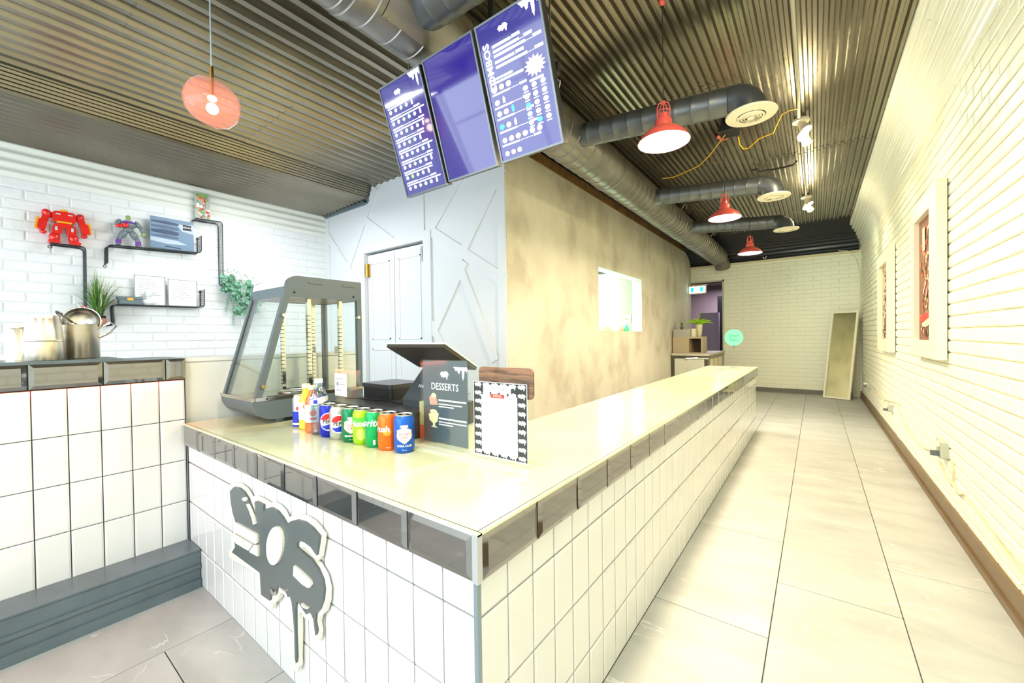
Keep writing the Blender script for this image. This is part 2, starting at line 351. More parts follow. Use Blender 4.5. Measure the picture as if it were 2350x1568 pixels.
def bricks(parent, o, u, n, u0, u1, z0, z1, L, h, j, d, mt, holes=(), near=None, limit=300, seed=1):
    """running bond on the plane o + a*u + b*z, faces to n; the nearest `limit` bricks are objects, the rest one field"""
    o = Vector(o); u = Vector(u); n = Vector(n); v = Vector((0, 0, 1)); rnd = random.Random(seed)
    var = [brick_mesh(L, h, j, d, mt, seed*10+k) for k in range(4)]; mesh = [x.mesh('brick', mt) for x in var]
    R3 = Matrix((u, v, n)).transposed().to_4x4()
    items = []; row = 0; z = z0
    while z < z1-0.012:
        zz = min(z+h, z1); a = u0 - (L/2 if row % 2 else 0) - rnd.uniform(0, .02)
        while a < u1:
            ab = a+L; p, q = max(a, u0), min(ab, u1)
            segs = [(p, q)]
            for (ha, hb, hc, hd) in holes:
                if zz > hc+0.01 and z < hd-0.01:
                    ns = []
                    for s0, s1 in segs:
                        if s1 <= ha or s0 >= hb: ns.append((s0, s1)); continue
                        if s0 < ha: ns.append((s0, ha))
                        if s1 > hb: ns.append((hb, s1))
                    segs = ns
            for s0, s1 in segs:
                if s1-s0 > 0.02: items.append(((s0+s1)/2, (z+zz)/2, (s1-s0)/L, (zz-z)/h, rnd.randrange(4), rnd.uniform(-.001, .0015)))
            a = ab
        z += h; row += 1
    def dist(it):
        c = o+u*it[0]+v*it[1]; d_ = c-CAM; return d_.length_squared/max(0.05, abs(d_.normalized().dot(n))) + (0 if near is None or near(c) else 1e6)
    items.sort(key=dist)
    rest = MB()
    for k, it in enumerate(items):
        M = Matrix.Translation(o+u*it[0]+v*it[1]+n*it[5]) @ R3 @ Matrix.Diagonal((it[2], it[3], 1, 1))
        if k < limit:
            b = link('brick', mesh[it[4]], parent, local=True); b.matrix_basis = M
        else: rest.add(var[it[4]].v, var[it[4]].f, M)
    if rest.v:
        f = rest.build('bricks', mt, parent); f['kind'] = 'stuff'
    return len(items)

def infr(c, mg=60):
    d = c-CAM; z = d.dot(_fw)
    if z < 0.05: return False
    x = 1175+F_PX*d.dot(_rt)/z; y = 784-F_PX*d.dot(_up)/z
    return -mg < x < 2350+mg and -mg < y < 1568+mg

# ---- corrugated sheets
def corr_path(path, pitch, depth, inward, prof='trap'):
    """resample a 2D polyline with ridges; inward(p, t) -> unit normal"""
    P = [Vector((a, b)) for a, b in path]; L = [0]
    for i in range(1, len(P)): L.append(L[-1]+(P[i]-P[i-1]).length)
    def pt(s):
        for i in range(1, len(P)):
            if s <= L[i] or i == len(P)-1:
                t = (s-L[i-1])/(L[i]-L[i-1]); return P[i-1].lerp(P[i], t), (P[i]-P[i-1]).normalized()
    out = []; s = 0; k = 0
    br = [(0.0, 0), (0.34, 0), (0.5, 1), (0.84, 1)] if prof == 'trap' else ([(0, 0), (0.12, .5), (0.25, 1), (.38, .5), (.5, 0), (.75, -.25)] if prof == 'rib' else [(i/8, 0.5-0.5*math.cos(2*PI*i/8)) for i in range(8)])
    n = max(1, round(L[-1]/pitch)); p = L[-1]/n
    for k in range(n):
        for f, h in br:
            q, t = pt((k+f)*p); nn = Vector((-t.y, t.x))*inward; out.append(q+nn*h*depth)
    q, t = pt(L[-1]); out.append(q)
    return out
def extrude_xz(mb, pts, y0, y1):
    N = len(pts); mb.add([(p.x, y0, p.y) for p in pts]+[(p.x, y1, p.y) for p in pts], [(i, i+1, i+1+N, i+N) for i in range(N-1)])
def extrude_yz(mb, pts, x0, x1):
    N = len(pts); mb.add([(x0, p.x, p.y) for p in pts]+[(x1, p.x, p.y) for p in pts], [(i, i+1, i+1+N, i+N) for i in range(N-1)])

ce = MB().box((XL-0.1, YF-0.1, ZC+0.06), (XR+0.1, YB+0.1, ZC+0.12)).build('ceiling', BLACKP); struct(ce)
seams = [YF, -0.9, 0.5, 1.36, 2.95, 4.55, 6.15, 7.45]
def sheet_run(x0, x1, pitch, depth, width, ylist, prof='trap'):
    n = max(1, round((x1-x0)/width)); wd = (x1-x0)/n
    for i in range(n):
        a = x0+i*wd; pts = corr_path([(a, ZC+0.02), (a+wd+0.004, ZC+0.02)], pitch, depth, -1, prof)
        for k in range(len(ylist)-1):
            b = MB(); dz = 0.002*((i+k) % 2)
            extrude_xz(b, [p-Vector((0, dz)) for p in pts], ylist[k], ylist[k+1]+0.006)
            b.build('ceiling_sheet', CORR_D, ce)
sheet_run(-3.80, -1.95, 0.107, 0.034, 0.925, seams[:5])
sheet_run(-1.95, 0.409, 0.0475, 0.024, 0.79, seams)
# lower soffit strip along the left wall, step and edge trim
sof = [(XL, 2.545), (-3.88, 2.56)]
for k in range(4):
    b = MB(); extrude_xz(b, corr_path(sof, 0.075, 0.016, -1, 'rib'), [YF, -0.9, 0.5, 1.36][k], [-0.9, 0.5, 1.36, YP][k]); b.build('soffit_sheet', CORR_D, ce)
b = MB(); extrude_xz(b, corr_path([(-3.885, 2.55), (-3.865, 2.565), (-3.80, ZC+0.02)], 0.05, 0.012, -1, 'trap'), YF, YP); b.build('soffit_edge', CORR_D, ce)
b = MB()
for k in range(12): b.cyl((-3.86, -1.2+k*0.33, 2.60), (-3.835, -1.2+k*0.33, 2.595), 0.006, n=8)
b.build('screws', STEEL, ce)
# dark edge trim where the ceiling meets the panelled wall
b = MB(); b.box((-3.90, YP-0.03, 2.53), (-3.84, YP, 2.72)); b.box((XL, YP-0.03, 2.515), (-3.86, YP, 2.548))
b.build('ceiling_edge_trim', DARKTRIM, ce)
# back cove: ridges run across the hall
cp = [(7.44+1.14*math.sin(t), ZC+0.02-0.33*(1-math.cos(t))) for t in [i*PI/2/10 for i in range(11)]]
b = MB(); extrude_yz(b, corr_path(cp, 0.085, 0.022, 1, 'sin'), -2.05, 0.56); b.build('cove_sheet', mat('black_cove_metal', (0.22, 0.23, 0.25), 0.3, metal=0.6), ce)
# white corrugated cove on the right
ar = [(XR, 2.37), (XR-0.012, 2.45), (XR-0.045, 2.53), (XR-0.10, 2.62), (0.409, ZC+0.01)]
wr = MB().box((XR, YF, 0), (XR+0.1, YB, ZC+0.05)).build('wall_right', MORTAR_R); struct(wr)
for k in range(len(seams)-1):
    b = MB(); extrude_xz(b, corr_path(ar, 0.044, 0.013, 1, 'sin'), seams[k], (seams[k+1] if k < 6 else YB)+0.004); b.build('cove_sheet', CORR_W, wr)
bricks(wr, (XR, 0, 0), (0, 1, 0), (-1, 0, 0), -0.6, YB, 0.0, 2.37, 0.215, 0.067, 0.008, 0.006, BRICK_R, near=lambda c: infr(c, 20), seed=3)
bricks(wr, (XR, 0, 0), (0, 1, 0), (-1, 0, 0), YF, -0.6, 0.0, 2.37, 0.86, 0.27, 0.008, 0.006, BRICK_R, limit=0, seed=4)

# ---- left wall
wl = MB().box((XL-0.1, YF, 0), (XL, YP, ZC)).build('wall_left', MORTAR); struct(wl)
b = MB(); extrude_xz(b, corr_path([(XL+0.0, 2.29), (XL+0.01, 2.56)], 0.068, 0.016, -1, 'sin'), YF, YP); b.build('corrugated_band', CORR_W, wl)
bricks(wl, (XL, 0, 0), (0, 1, 0), (1, 0, 0), -0.2, YP, 0.75, 2.29, 0.235, 0.077, 0.011, 0.004, BRICK_L, near=lambda c: infr(c, 20), seed=5)

# ---- panelled wall with closet door
wp = MB(); wp.box((XL, YP, 0), (-3.93, YP+0.12, ZC)); wp.box((-2.98, YP, 0), (XP-0.13, YP+0.12, ZC)); wp.box((XP-0.13, YP, 0), (XP-0.004, YP+0.02, ZC)); wp.box((-3.93, YP, 1.985), (-2.98, YP+0.12, ZC))
wp = wp.build('wall_panelled', PANEL); struct(wp)
_bt = [0]
def batten(x0, z0, x1, z1, wd=0.085, th=0.011):
    _bt[0] += 1; th += 0.0004*_bt[0]
    d = Vector((x1-x0, z1-z0)).normalized(); q = Vector((-d.y, d.x))*wd/2
    p = [(x0-q.x, z0-q.y), (x1-q.x, z1-q.y), (x1+q.x, z1+q.y), (x0+q.x, z0+q.y)]
    MB().prism(p, (0, YP, 0), (1, 0, 0), (0, 0, 1), (0, -th, 0)).build('batten', PANEL, wp)
for a in [(-4.71, 2.50, -4.71, 0.0, .09), (-4.70, 2.30, -4.09, 1.66, .09), (-4.27, 1.88, -3.73, 2.66, .085), (-3.93, 2.35, -3.43, 2.03, .085),
          (-3.0, 2.05, -3.0, 2.67, .07), (-2.86, 2.09, -2.28, 2.67, .085), (-2.90, 2.07, -2.0, 1.51, .095), (-2.53, 1.73, -2.02, 2.42, .085),
          (-2.45, 1.72, -2.85, 1.13, .085), (-2.50, 1.66, -2.12, 0.86, .085), (-2.90, 1.20, -2.45, 0.55, .085), (-2.035, 2.67, -2.035, 0.0, .08)]:
    batten(*a)
batten(-3.975, 0.0, -3.975, 2.07, 0.085, 0.016); batten(-2.925, 0.0, -2.925, 2.07, 0.105, 0.016); batten(-4.02, 2.03, -2.87, 2.03, 0.09, 0.017)
dr = sempty('door_1', (-3.455, YP, 0))
for s, x0, x1 in ((0, -3.925, -3.47), (1, -3.462, -2.985)):
    b = MB(); b.box((x0, YP+0.02, 0.01), (x1, YP+0.055, 1.965)); lf = b.build('door_leaf', PANEL, dr)
    for zz in ((0.12, 0.95), (1.05, 1.87)):
        b = MB(); t = 0.012
        for q in (((x0+.07, 0, zz[0]), (x0+.07+t, 0, zz[1])), ((x1-.07-t, 0, zz[0]), (x1-.07, 0, zz[1])), ((x0+.07, 0, zz[0]), (x1-.07, 0, zz[0]+t)), ((x0+.07, 0, zz[1]-t), (x1-.07, 0, zz[1]))):
            b.box((q[0][0], YP+0.012, q[0][2]), (q[1][0], YP+0.021, q[1][2]))
        b.build('moulding', WHITE, lf)
for x, z in ((-3.90, 1.80), (-3.0, 1.86), (-3.90, 0.4), (-3.0, 0.4)):
    b = MB(); b.cyl((x, YP-0.012, z-0.06), (x, YP-0.012, z+0.06), 0.014, n=10); b.box((x-0.02, YP, z-0.07), (x+0.02, YP+0.02, z+0.07))
    b.cyl((x, YP-0.012, z-0.075), (x, YP-0.012, z-0.06), 0.008, n=8); b.cyl((x, YP-0.012, z+0.06), (x, YP-0.012, z+0.075), 0.008, n=8); b.build('hinge', BRASS if x < -3.5 else STEEL, dr)

# ---- plaster wall with the serving hatch
PL = plaster_material()
HY0, HY1, HZ0, HZ1 = 4.315, 5.755, 1.103, 1.85
b = MB(); b.box((XP-0.13, YP+0.02, 0), (XP, HY0, 2.62)); b.box((XP-0.13, HY1, 0), (XP, YB, 2.62)); b.box((XP-0.13, HY0, 0), (XP, HY1, HZ0)); b.box((XP-0.13, HY0, HZ1), (XP, HY1, 2.62)); b.box((XP-0.004, YP, 0), (XP, YP+0.02, 2.62))
wpl = b.build('wall_plaster', PL); struct(wpl)
MB().box((XP-0.13, YP, 2.62), (XP+0.012, YB, 2.71)).build('timber_edge', WOODEDGE, wpl)
hw = sempty('window_1', (XP, (HY0+HY1)/2, HZ0))
b = MB(); b.box((XP-0.135, HY0-0.0, HZ0-0.001), (XP-0.0, HY1, HZ0+0.006)); b.box((XP-0.135, HY0, HZ1-0.006), (XP-0.0, HY1, HZ1)); b.box((XP-0.135, HY0, HZ0), (XP-0.0, HY0+0.006, HZ1)); b.box((XP-0.135, HY1-0.006, HZ0), (XP-0.0, HY1, HZ1))
b.build('reveal', mat('pale_green_paint', (0.80, 0.92, 0.80), 0.5), hw)

# ---- kitchen behind the hatch
kw = MB(); kw.box((XL-0.1, YP+0.12, 0), (XL, YB, 2.5)); kw.box((XL, YB, 0), (XP-0.13, YB+0.1, 2.5)); kw.box((XL, YP+0.12, 0), (XP-0.13, YP+0.13, 2.5))
kw = kw.build('wall_kitchen', mat('kitchen_white', (0.92, 0.96, 0.93), 0.4)); struct(kw)
struct(MB().box((XL, YP+0.12, 2.5), (XP-0.13, YB, 2.52)).build('ceiling_kitchen', WHITE))
kp = thing('cold_store', (-3.6, 7.6, 0), 'white cold store cabinet glimpsed through the serving hatch', 'cabinet')
kb = MB().box((-4.6, 7.1, 0), (-2.9, 8.5, 2.2)).build('body', mat('kitchen_white', (0.92, 0.96, 0.93), 0.4), kp)
MB().box((-3.62, 7.085, 0.1), (-3.60, 7.1, 2.0)).build('door_gap', INKG, kp); MB().box((-3.55, 7.06, 1.0), (-3.52, 7.1, 1.3)).build('handle', STEEL, kp)
ks = thing('kitchen_shelf', (-2.32, 5.05, 0), 'pale green kitchen shelf just behind the serving hatch', 'shelf')
b = MB(); b.box((-2.55, 4.2, 1.06), (-2.13, 5.9, 1.085)); b.build('board', mat('pale_green_shelf', (0.60, 0.80, 0.66), 0.5), ks)
b = MB()
for y in (4.25, 5.85):
    for x in (-2.52, -2.16): b.box((x-.015, y-.015, 0), (x+.015, y+.015, 1.06))
b.build('posts', STEEL, ks)
def bagthing(y, x, r, h, col, name, label, cat):
    t = MB(); t.smooth = True; t.lathe([(r*.7, 0), (r, h*.25), (r*.95, h*.6), (r*.5, h*.85), (r*.15, h)], 14); mtx = t.mesh(name, mat(col[0], col[1], 0.5, bump=0.5, bscale=20)); o = link(name, mtx); o.location = (x, y, 1.085); tag(o, label, cat); return o
bagthing(5.12, -2.32, 0.13, 0.14, ('clear_wrap_green', (0.72, 0.82, 0.62)), 'wrapped_bowl', 'large pale green wrapped bowl on the hatch shelf', 'bowl')
bagthing(5.42, -2.30, 0.09, 0.13, ('bread_bag', (0.93, 0.90, 0.80)), 'bread_bag', 'cream coloured bread bag beside the wrapped bowl on the hatch shelf', 'bag')
bagthing(5.60, -2.25, 0.055, 0.12, ('red_bag', (0.92, 0.55, 0.48)), 'snack_bag', 'small salmon red bag on the hatch shelf', 'bag')
bagthing(5.69, -2.20, 0.045, 0.13, ('green_tub', (0.25, 0.75, 0.50)), 'plastic_tub', 'small bright green tub at the far end of the hatch shelf', 'tub')
b = MB(); b.cyl((-2.7, 6.9, 1.35), (-2.7, 7.08, 1.35), 0.02); b.box((-2.76, 7.06, 1.28), (-2.64, 7.098, 1.42)); tag(b.build('wall_dispenser', STEEL), 'small metal dispenser on the cold store seen through the hatch', 'dispenser')

# ---- back wall with doorway, back room
DX0, DX1, DZ = XP, -1.425, 2.06
wb = MB(); wb.box((DX1, YB, 0), (XR+0.1, YB+0.12, 2.375)); wb.box((DX0-0.1, YB, DZ), (DX1, YB+0.12, 2.375)); wb.box((DX0-0.1, YB+0.02, 2.375), (XR+0.1, YB+0.12, ZC+0.05))
wb = wb.build('wall_back', MORTAR_B); struct(wb)
bricks(wb, (0, YB, 0), (1, 0, 0), (0, -1, 0), DX0, XR, 0.0, 2.35, 0.232, 0.072, 0.006, 0.003, BRICK_R, holes=[(DX0-1, DX1+0.02, 0, DZ+0.015)], limit=300, seed=8)
MB().box((DX0-0.05, YB-0.03, 2.35), (XR, YB, 2.385)).build('ledge', mat('cream_paint', (0.88, 0.84, 0.70), 0.6), wb)
b = MB(); b.box((DX1-0.002, YB-0.012, 0), (DX1+0.028, YB+0.14, DZ+0.03)); b.box((DX0, YB-0.012, DZ), (DX1+0.028, YB+0.14, DZ+0.03)); struct(b.build('trim_1', mat('grey_white_jamb', (0.78, 0.77, 0.68), 0.6)))
PUR = mat('dim_mauve_paint', (0.55, 0.49, 0.50), 0.7)
b = MB(); b.box((-3.4, YB+0.12, 0), (-3.3, 11.5, 2.3)); b.box((0.3, YB+0.12, 0), (0.4, 11.5, 2.3)); b.box((-3.4, 11.5, 0), (0.4, 11.6, 2.3)); b.box((-3.4, YB+0.12, 2.3), (0.4, 11.6, 2.35))
struct(b.build('wall_back_room', PUR))
b = MB(); b.box((-2.2, 10.3, 0), (-1.78, 10.38, 1.55))
tag(b.build('standing_panel', mat('pale_lilac', (0.72, 0.69, 0.76), 0.6)), 'pale lilac upright panel standing in the dim back room', 'panel')
tag(MB().box((-1.86, 10.6, 0), (-1.5, 10.66, 1.95)).build('dark_curtain', BLACKP), 'tall dark curtain at the right side of the dim back room', 'curtain')
b = MB(); b.tube([(-2.3, 9.2, 2.24), (-2.0, 9.5, 2.2), (-1.8, 9.5, 2.18), (-1.75, 9.7, 2.22), (-1.55, 9.8, 2.22)], 0.012); tag(b.build('ceiling_pipe', BLACKP), 'thin dark pipe under the back room ceiling', 'pipe')

# ---- baseboards
b = MB(); b.box((XR-0.022, YF, 0), (XR, YB, 0.105)); b.box((XR-0.032, YF, 0), (XR-0.022, YB, 0.03)); struct(b.build('baseboard_right', BROWNTRIM))
struct(MB().box((DX1+0.03, YB-0.02, 0), (XR-0.03, YB-0.0, 0.075)).build('baseboard_back', mat('grey_baseboard', (0.44, 0.43, 0.40), 0.5)))

# ---- shop front behind the camera
b = MB(); b.box((XL-.1, YF-.1, 0), (XR+.1, YF, 0.35)); b.box((XL-.1, YF-.1, 2.5), (XR+.1, YF, ZC+.1)); b.box((XL-.1, YF-.1, .35), (-4.5, YF, 2.5)); b.box((0.35, YF-.1, .35), (XR+.1, YF, 2.5))
struct(b.build('wall_front', WHITE))
b = MB()
for x in (-4.5, -3.0, -1.5, -0.1, 0.33): b.box((x, YF-0.08, 0.35), (x+0.04, YF-0.02, 2.5))
b.box((-4.5, YF-0.08, 2.0), (0.35, YF-0.02, 2.04)); struct(b.build('window_2', BLACKP))

# ================================================================ TILED COUNTER
def tile_mesh(wd, h, th, bev, mt, name):
    """bevelled tile lying in x (width) / y (height), facing +z"""
    b = MB(); x, y = wd/2, h/2
    b.add([(-x,-y,-0.004),(x,-y,-0.004),(x,y,-0.004),(-x,y,-0.004),(-x,-y,th*.45),(x,-y,th*.45),(x,y,th*.45),(-x,y,th*.45),
           (-x+bev,-y+bev,th),(x-bev,-y+bev,th),(x-bev,y-bev,th),(-x+bev,y-bev,th)],
          [(0,1,5,4),(1,2,6,5),(2,3,7,6),(3,0,4,7),(4,5,9,8),(5,6,10,9),(6,7,11,10),(7,4,8,11),(8,9,10,11)])
    return b.mesh(name, mt)
_tl = {}
def put_tile(parent, name, c, u, n, wd, h, th, bev, mt, jit=0.0):
    key = (name, round(wd, 3), round(h, 3))
    if key not in _tl: _tl[key] = tile_mesh(wd, h, th, bev, mt, name)
    u = Vector(u); n = Vector(n); v = Vector((0, 0, 1))
    M = Matrix.Translation(Vector(c)) @ Matrix((u, v, n)).transposed().to_4x4()
    if jit: M = M @ Matrix.Rotation(random.uniform(-jit, jit), 4, 'X') @ Matrix.Rotation(random.uniform(-jit, jit), 4, 'Y')
    o = link(name, _tl[key], parent); o.matrix_basis = M
    return o
CX, CY, CT = -0.52, 0.575, 0.692           # corner of the counter, worktop height
CYE, CXW, CXI, CYI = 5.10, -2.272, -1.0, 1.30
ct = thing('service_counter', (CX-0.3, CY+0.3, 0), 'long L-shaped counter base clad in white tiles with grey grout', 'counter')
b = MB(); b.box((CXI+0.03, CY+0.008, 0), (CX-0.008, CYE, 0.597)); b.box((CXW+0.002, CY+0.008, 0), (CXI+0.03, CYI-0.03, 0.597)); b.build('body', GROUT, ct)
rows = [(0.513, 0.597), (0.334, 0.510), (0.155, 0.331), (0.0, 0.152)]
g = 0.0038
y = CY+0.003
while y < CYE-0.02:
    y1 = min(y+0.0945, CYE)
    for z0, z1 in rows: put_tile(ct, 'wall_tile', (CX-0.006, (y+y1)/2, (z0+z1)/2), (0, 1, 0), (1, 0, 0), y1-y-g, z1-z0-0.0015, 0.004, 0.006, TILE_W, 0.003)
    y += 0.0945
x = CX-0.008
while x > CXW+0.02:
    x1 = max(x-0.0955, CXW)
    for z0, z1 in rows: put_tile(ct, 'wall_tile', ((x+x1)/2, CY+0.006, (z0+z1)/2), (1, 0, 0), (0, -1, 0), x-x1-g, z1-z0-0.0015, 0.004, 0.006, TILE_W, 0.003)
    x -= 0.0955
MB().box((CX-0.012, CY-0.001, 0), (CX-0.002, CY+0.010, 0.597)).build('corner_trim', mat('blue_grey_metal', (0.55, 0.62, 0.66), 0.35, metal=0.5), ct)
MB().box((CXI+0.03, CYE, 0), (CX-0.004, CYE+0.012, 0.597)).build('end_panel', TILE_W, ct)

g = 0.0036
wt = thing('worktop', (CX-0.3, CY+0.3, 0.597), 'cream L-shaped worktop edged with glossy black tiles', 'worktop')
EX, EY = CX+0.007, CY-0.009
L6 = [(CXW+0.012, EY), (EX, EY), (EX, CYE+0.03), (CXI, CYE+0.03), (CXI, CYI), (CXW+0.012, CYI)]
b = MB(); b.prism(L6, (0, 0, 0.598), (1, 0, 0), (0, 1, 0), (0, 0, CT-0.598-0.0)); sl = b.build('slab', TOP, wt)
y = EY+0.005; k = 0
while y < CYE+0.0:
    y1 = min(y+0.193, CYE+0.025)
    put_tile(wt, 'edge_tile', (EX+0.002, (y+y1)/2, 0.6415), (0, 1, 0), (1, 0, 0), y1-y-0.004, 0.089, 0.008, 0.013, TILE_K, 0.004)
    y += 0.193
x = EX-0.005
while x > CXW+0.03:
    x1 = max(x-0.193, CXW+0.014)
    put_tile(wt, 'edge_tile', ((x+x1)/2, EY-0.002, 0.6415), (1, 0, 0), (0, -1, 0), x-x1-0.004, 0.089, 0.008, 0.013, TILE_K, 0.004)
    x -= 0.193
b = MB(); b.box((EX-0.005, EY-0.010, 0.597), (EX+0.009, EY+0.004, 0.690)); b.build('corner_trim', TRIM_S, wt)
b = MB(); b.box((CXW+0.012, EY-0.009, 0.6865), (EX+0.009, EY+0.002, CT)); b.box((EX-0.002, EY, 0.6865), (EX+0.009, CYE+0.03, CT)); b.build('edge_strip', TOP, wt)

# ---------------------------------------------------------------- tiled half wall on the left
BX = -2.272
lw = MB(); lw.box((-2.60, YF, 0), (-2.305, 1.44, 0.965)); struct(lw.build('wall_low', WHITE))
MB().box((-2.61, 0.575, 0.965), (-2.295, 1.45, 0.982)).build('ledge', WHITE, bpy.data.objects['wall_low'])
hb = thing('tiled_bar_front', (BX, 0.0, 0), 'half wall facing of large white tiles under a row of black cap tiles', 'tiling')
MB().box((-2.304, -1.0, 0), (BX-0.006, 0.572, 0.889)).build('backing', GROUT, hb)
zr = [(0.709, 0.885), (0.526, 0.706), (0.343, 0.523), (0.160, 0.340)]
y = 0.571
while y > -0.95:
    for z0, z1 in zr: put_tile(hb, 'wall_tile', (BX-0.004, y-0.0448, (z0+z1)/2), (0, 1, 0), (1, 0, 0), 0.0862, z1-z0, 0.004, 0.006, TILE_W, 0.002)
    y -= 0.0895
y = 0.575; first = True
while y > -0.95:
    wd = 0.072 if first else 0.193
    put_tile(hb, 'cap_tile', (BX+0.006, y-wd/2, 0.937), (0, 1, 0), (1, 0, 0), wd-0.004, 0.092, 0.009, 0.013, TILE_K, 0.003)
    y -= wd; first = False
b = MB(); b.box((-2.304, -1.0, 0.891), (BX+0.004, 0.574, 0.981)); b.build('cap_core', GROUT, hb)
b = MB(); b.box((-2.60, -1.0, 0.9815), (BX+0.012, 0.37, 0.993)); b.build('cap_slab', DARKTRIM, hb)
b = MB(); b.box((-2.60, 0.371, 0.9815), (BX+0.012, 0.572, 0.9835)); b.build('cap_top', DARKTRIM, hb)
b = MB(); b.box((BX-0.01, 0.5722, 0.0), (BX+0.004, 0.5745, 0.889)); b.build('corner_trim', mat('blue_grey_metal', (0.55, 0.62, 0.66), 0.35, metal=0.5), hb)
pl = MB(); pl.box((BX-0.02, -1.0, 0), (-2.128, 0.5735, 0.158)); pl.box((-2.128, -1.0, 0.0), (-2.117, 0.5735, 0.038)); pl.box((-2.128, -1.0, 0.085), (-2.120, 0.5735, 0.100)); pl.box((BX-0.02, -1.0, 0.158), (-2.122, 0.5735, 0.164))
pl.build('plinth', DARKTRIM, hb)
area('led_strip', (BX+0.010, 0.1, 0.886), (BX+0.001, 0.1, 0.80), 0.9, 0.006, 1.1, (1.0, 0.12, 0.04))

# ---------------------------------------------------------------- logo sign on the counter
SY = CY-0.004
def lg(px, py, yy): p = at(510+px/3.408, 1100+py/3.408, 1, yy); return (p.x, p.z)
outer = [(50,75),(85,42),(130,48),(175,85),(205,130),(220,178),(232,150),(245,140),(300,165),(340,190),(352,200),(385,194),(430,215),(470,258),(500,322),(530,300),(570,290),(640,302),(700,340),(745,385),(785,440),(780,500),(762,610),(745,640),(700,592),(650,537),(612,527),(640,562),(700,612),(750,672),(800,760),(825,860),(822,960),(800,1040),(760,1080),(748,1130),(758,1200),(752,1262),(732,1278),(712,1250),(710,1180),(690,1100),(665,1108),(640,1082),(607,1030),(600,1070),(602,1200),(597,1400),(600,1465),(585,1508),(566,1495),(552,1450),(556,1350),(556,1200),(548,1085),(533,1085),(520,1092),(503,1070),(503,980),(493,920),(475,890),(450,890),(442,935),(415,967),(398,962),(392,1005),(378,1018),(285,930),(278,748),(180,685),(75,625),(57,590),(62,560),(85,530),(78,480),(83,440),(98,415),(95,330),(70,260),(55,180),(40,120)]
inner = [(58,95),(90,62),(130,70),(165,98),(198,150),(222,215),(240,290),(262,285),(256,230),(252,180),(262,172),(320,200),(322,255),(345,230),(380,222),(428,250),(468,300),(500,358),(530,332),(580,318),(640,335),(700,380),(758,450),(736,598),(690,532),(640,494),(602,482),(583,500),(583,532),(630,577),(690,627),(745,702),(783,790),(793,870),(785,950),(760,1020),(728,1058),(724,1120),(738,1190),(728,1225),(722,1190),(712,1100),(690,1048),(670,1046),(655,1060),(630,1022),(592,960),(577,965),(570,1010),(572,1200),(580,1400),(574,1442),(566,1400),(562,1200),(552,1060),(540,960),(525,912),(512,925),(495,885),(470,860),(440,838),(425,850),(418,890),(400,915),(378,872),(370,952),(303,905),(292,732),(75,572),(100,530),(96,500),(103,420),(105,345),(78,255),(64,170)]
ws = thing('counter_sign', (-1.62, SY, 0.35), 'grey and white cut-out logo sign with dripping letters on the tiled counter', 'sign')
def lay(poly, y0, y1, name, mt, par=ws):
    p = [lg(a, c, y1) for a, c in poly]
    return MB().prism(p, (0, y0, 0), (1, 0, 0), (0, 0, 1), (0, y1-y0, 0)).build(name, mt, par)
outer = [(a-8 if a < 110 else a, c-(7 if c < 350 else 0)) for a, c in outer]
lay(outer, SY, SY-0.012, 'outline_board', CREAMEDGE)
fc = lay(inner, SY-0.012, SY-0.019, 'grey_face', CHARCOAL)
ov = [(406+62*math.cos(t)*1.0+(-14*math.sin(t)), 523+150*math.sin(t)+10*math.cos(t)) for t in [2*PI*i/28 for i in range(28)]]
lay(ov, SY-0.019, SY-0.026, 'white_inlay', CREAMEDGE, fc)
for poly in ([(558,678),(600,712),(660,768),(688,800),(694,830),(684,850),(664,850),(620,822),(553,755)],
             [(104,340),(255,425),(268,440),(270,500),(255,508),(103,418)],
             [(90,425),(150,462),(185,552),(100,500)], [(158,466),(237,512),(205,560),(192,556)], [(245,515),(276,522),(276,606),(208,570)],
             [(190,195),(200,200),(222,245),(245,300),(255,352),(240,358),(230,310),(205,240),(188,205)],
             [(155,148),(172,142),(185,155),(182,172),(165,172),(155,162)], [(615,975),(635,992),(655,1006),(678,1004),(668,1018),(640,1012),(620,995)]):
    lay(poly, SY-0.019, SY-0.025, 'white_inlay', CREAMEDGE, fc)
for poly in ([(370,860),(385,862),(400,888),(412,880),(408,905),(398,915),(382,900)], [(440,838),(490,862),(498,882),(470,870)]):
    lay(poly, SY-0.0195, SY-0.023, 'metal_drip', CHROME, fc)

# ================================================================ MENU SCREENS
SCR_BG = mat('screen_blue', (0.10, 0.08, 0.30), 0.08, emit=(0.20, 0.18, 0.52), es=0.62, coat=0.6)
SCR_BG2 = mat('screen_indigo', (0.10, 0.07, 0.30), 0.05, emit=(0.22, 0.17, 0.55), es=0.55, coat=0.6)
SCR_W = mat('screen_white', (1, 1, 1), 0.4, emit=(0.93, 1.0, 1.0), es=1.1)
ICON = [mat('screen_'+n, c, 0.4, emit=c, es=0.9) for n, c in (('cream', (.93, .93, .80)), ('pink', (.92, .75, .80)), ('mint', (.65, .95, .75)), ('peach', (.96, .82, .68)), ('gold', (.93, .88, .55)), ('teal', (.25, .85, .80)), ('lime', (.55, .9, .35)))]
BEZ = mat('brushed_bezel', (0.42, 0.44, 0.46), 0.3, metal=0.7)
DRIP = [(0, 0), (1, 0), (1, -.35), (.93, -.55), (.88, -.3), (.80, -.4), (.76, -1.0), (.70, -1.35), (.63, -1.0), (.62, -.35), (.52, -.3), (.46, -.62), (.36, -.7), (.30, -.35), (.18, -.42), (.1, -.2)]
BLOB = [(-1, .15), (-.55, .75), (-.1, .55), (.2, .85), (.75, .6), (1, .1), (.75, -.35), (.68, -1.0), (.5, -1.05), (.45, -.45), (.1, -.5), (-.1, -.75), (-.35, -.4), (-.7, -.6), (-.75, -.2)]
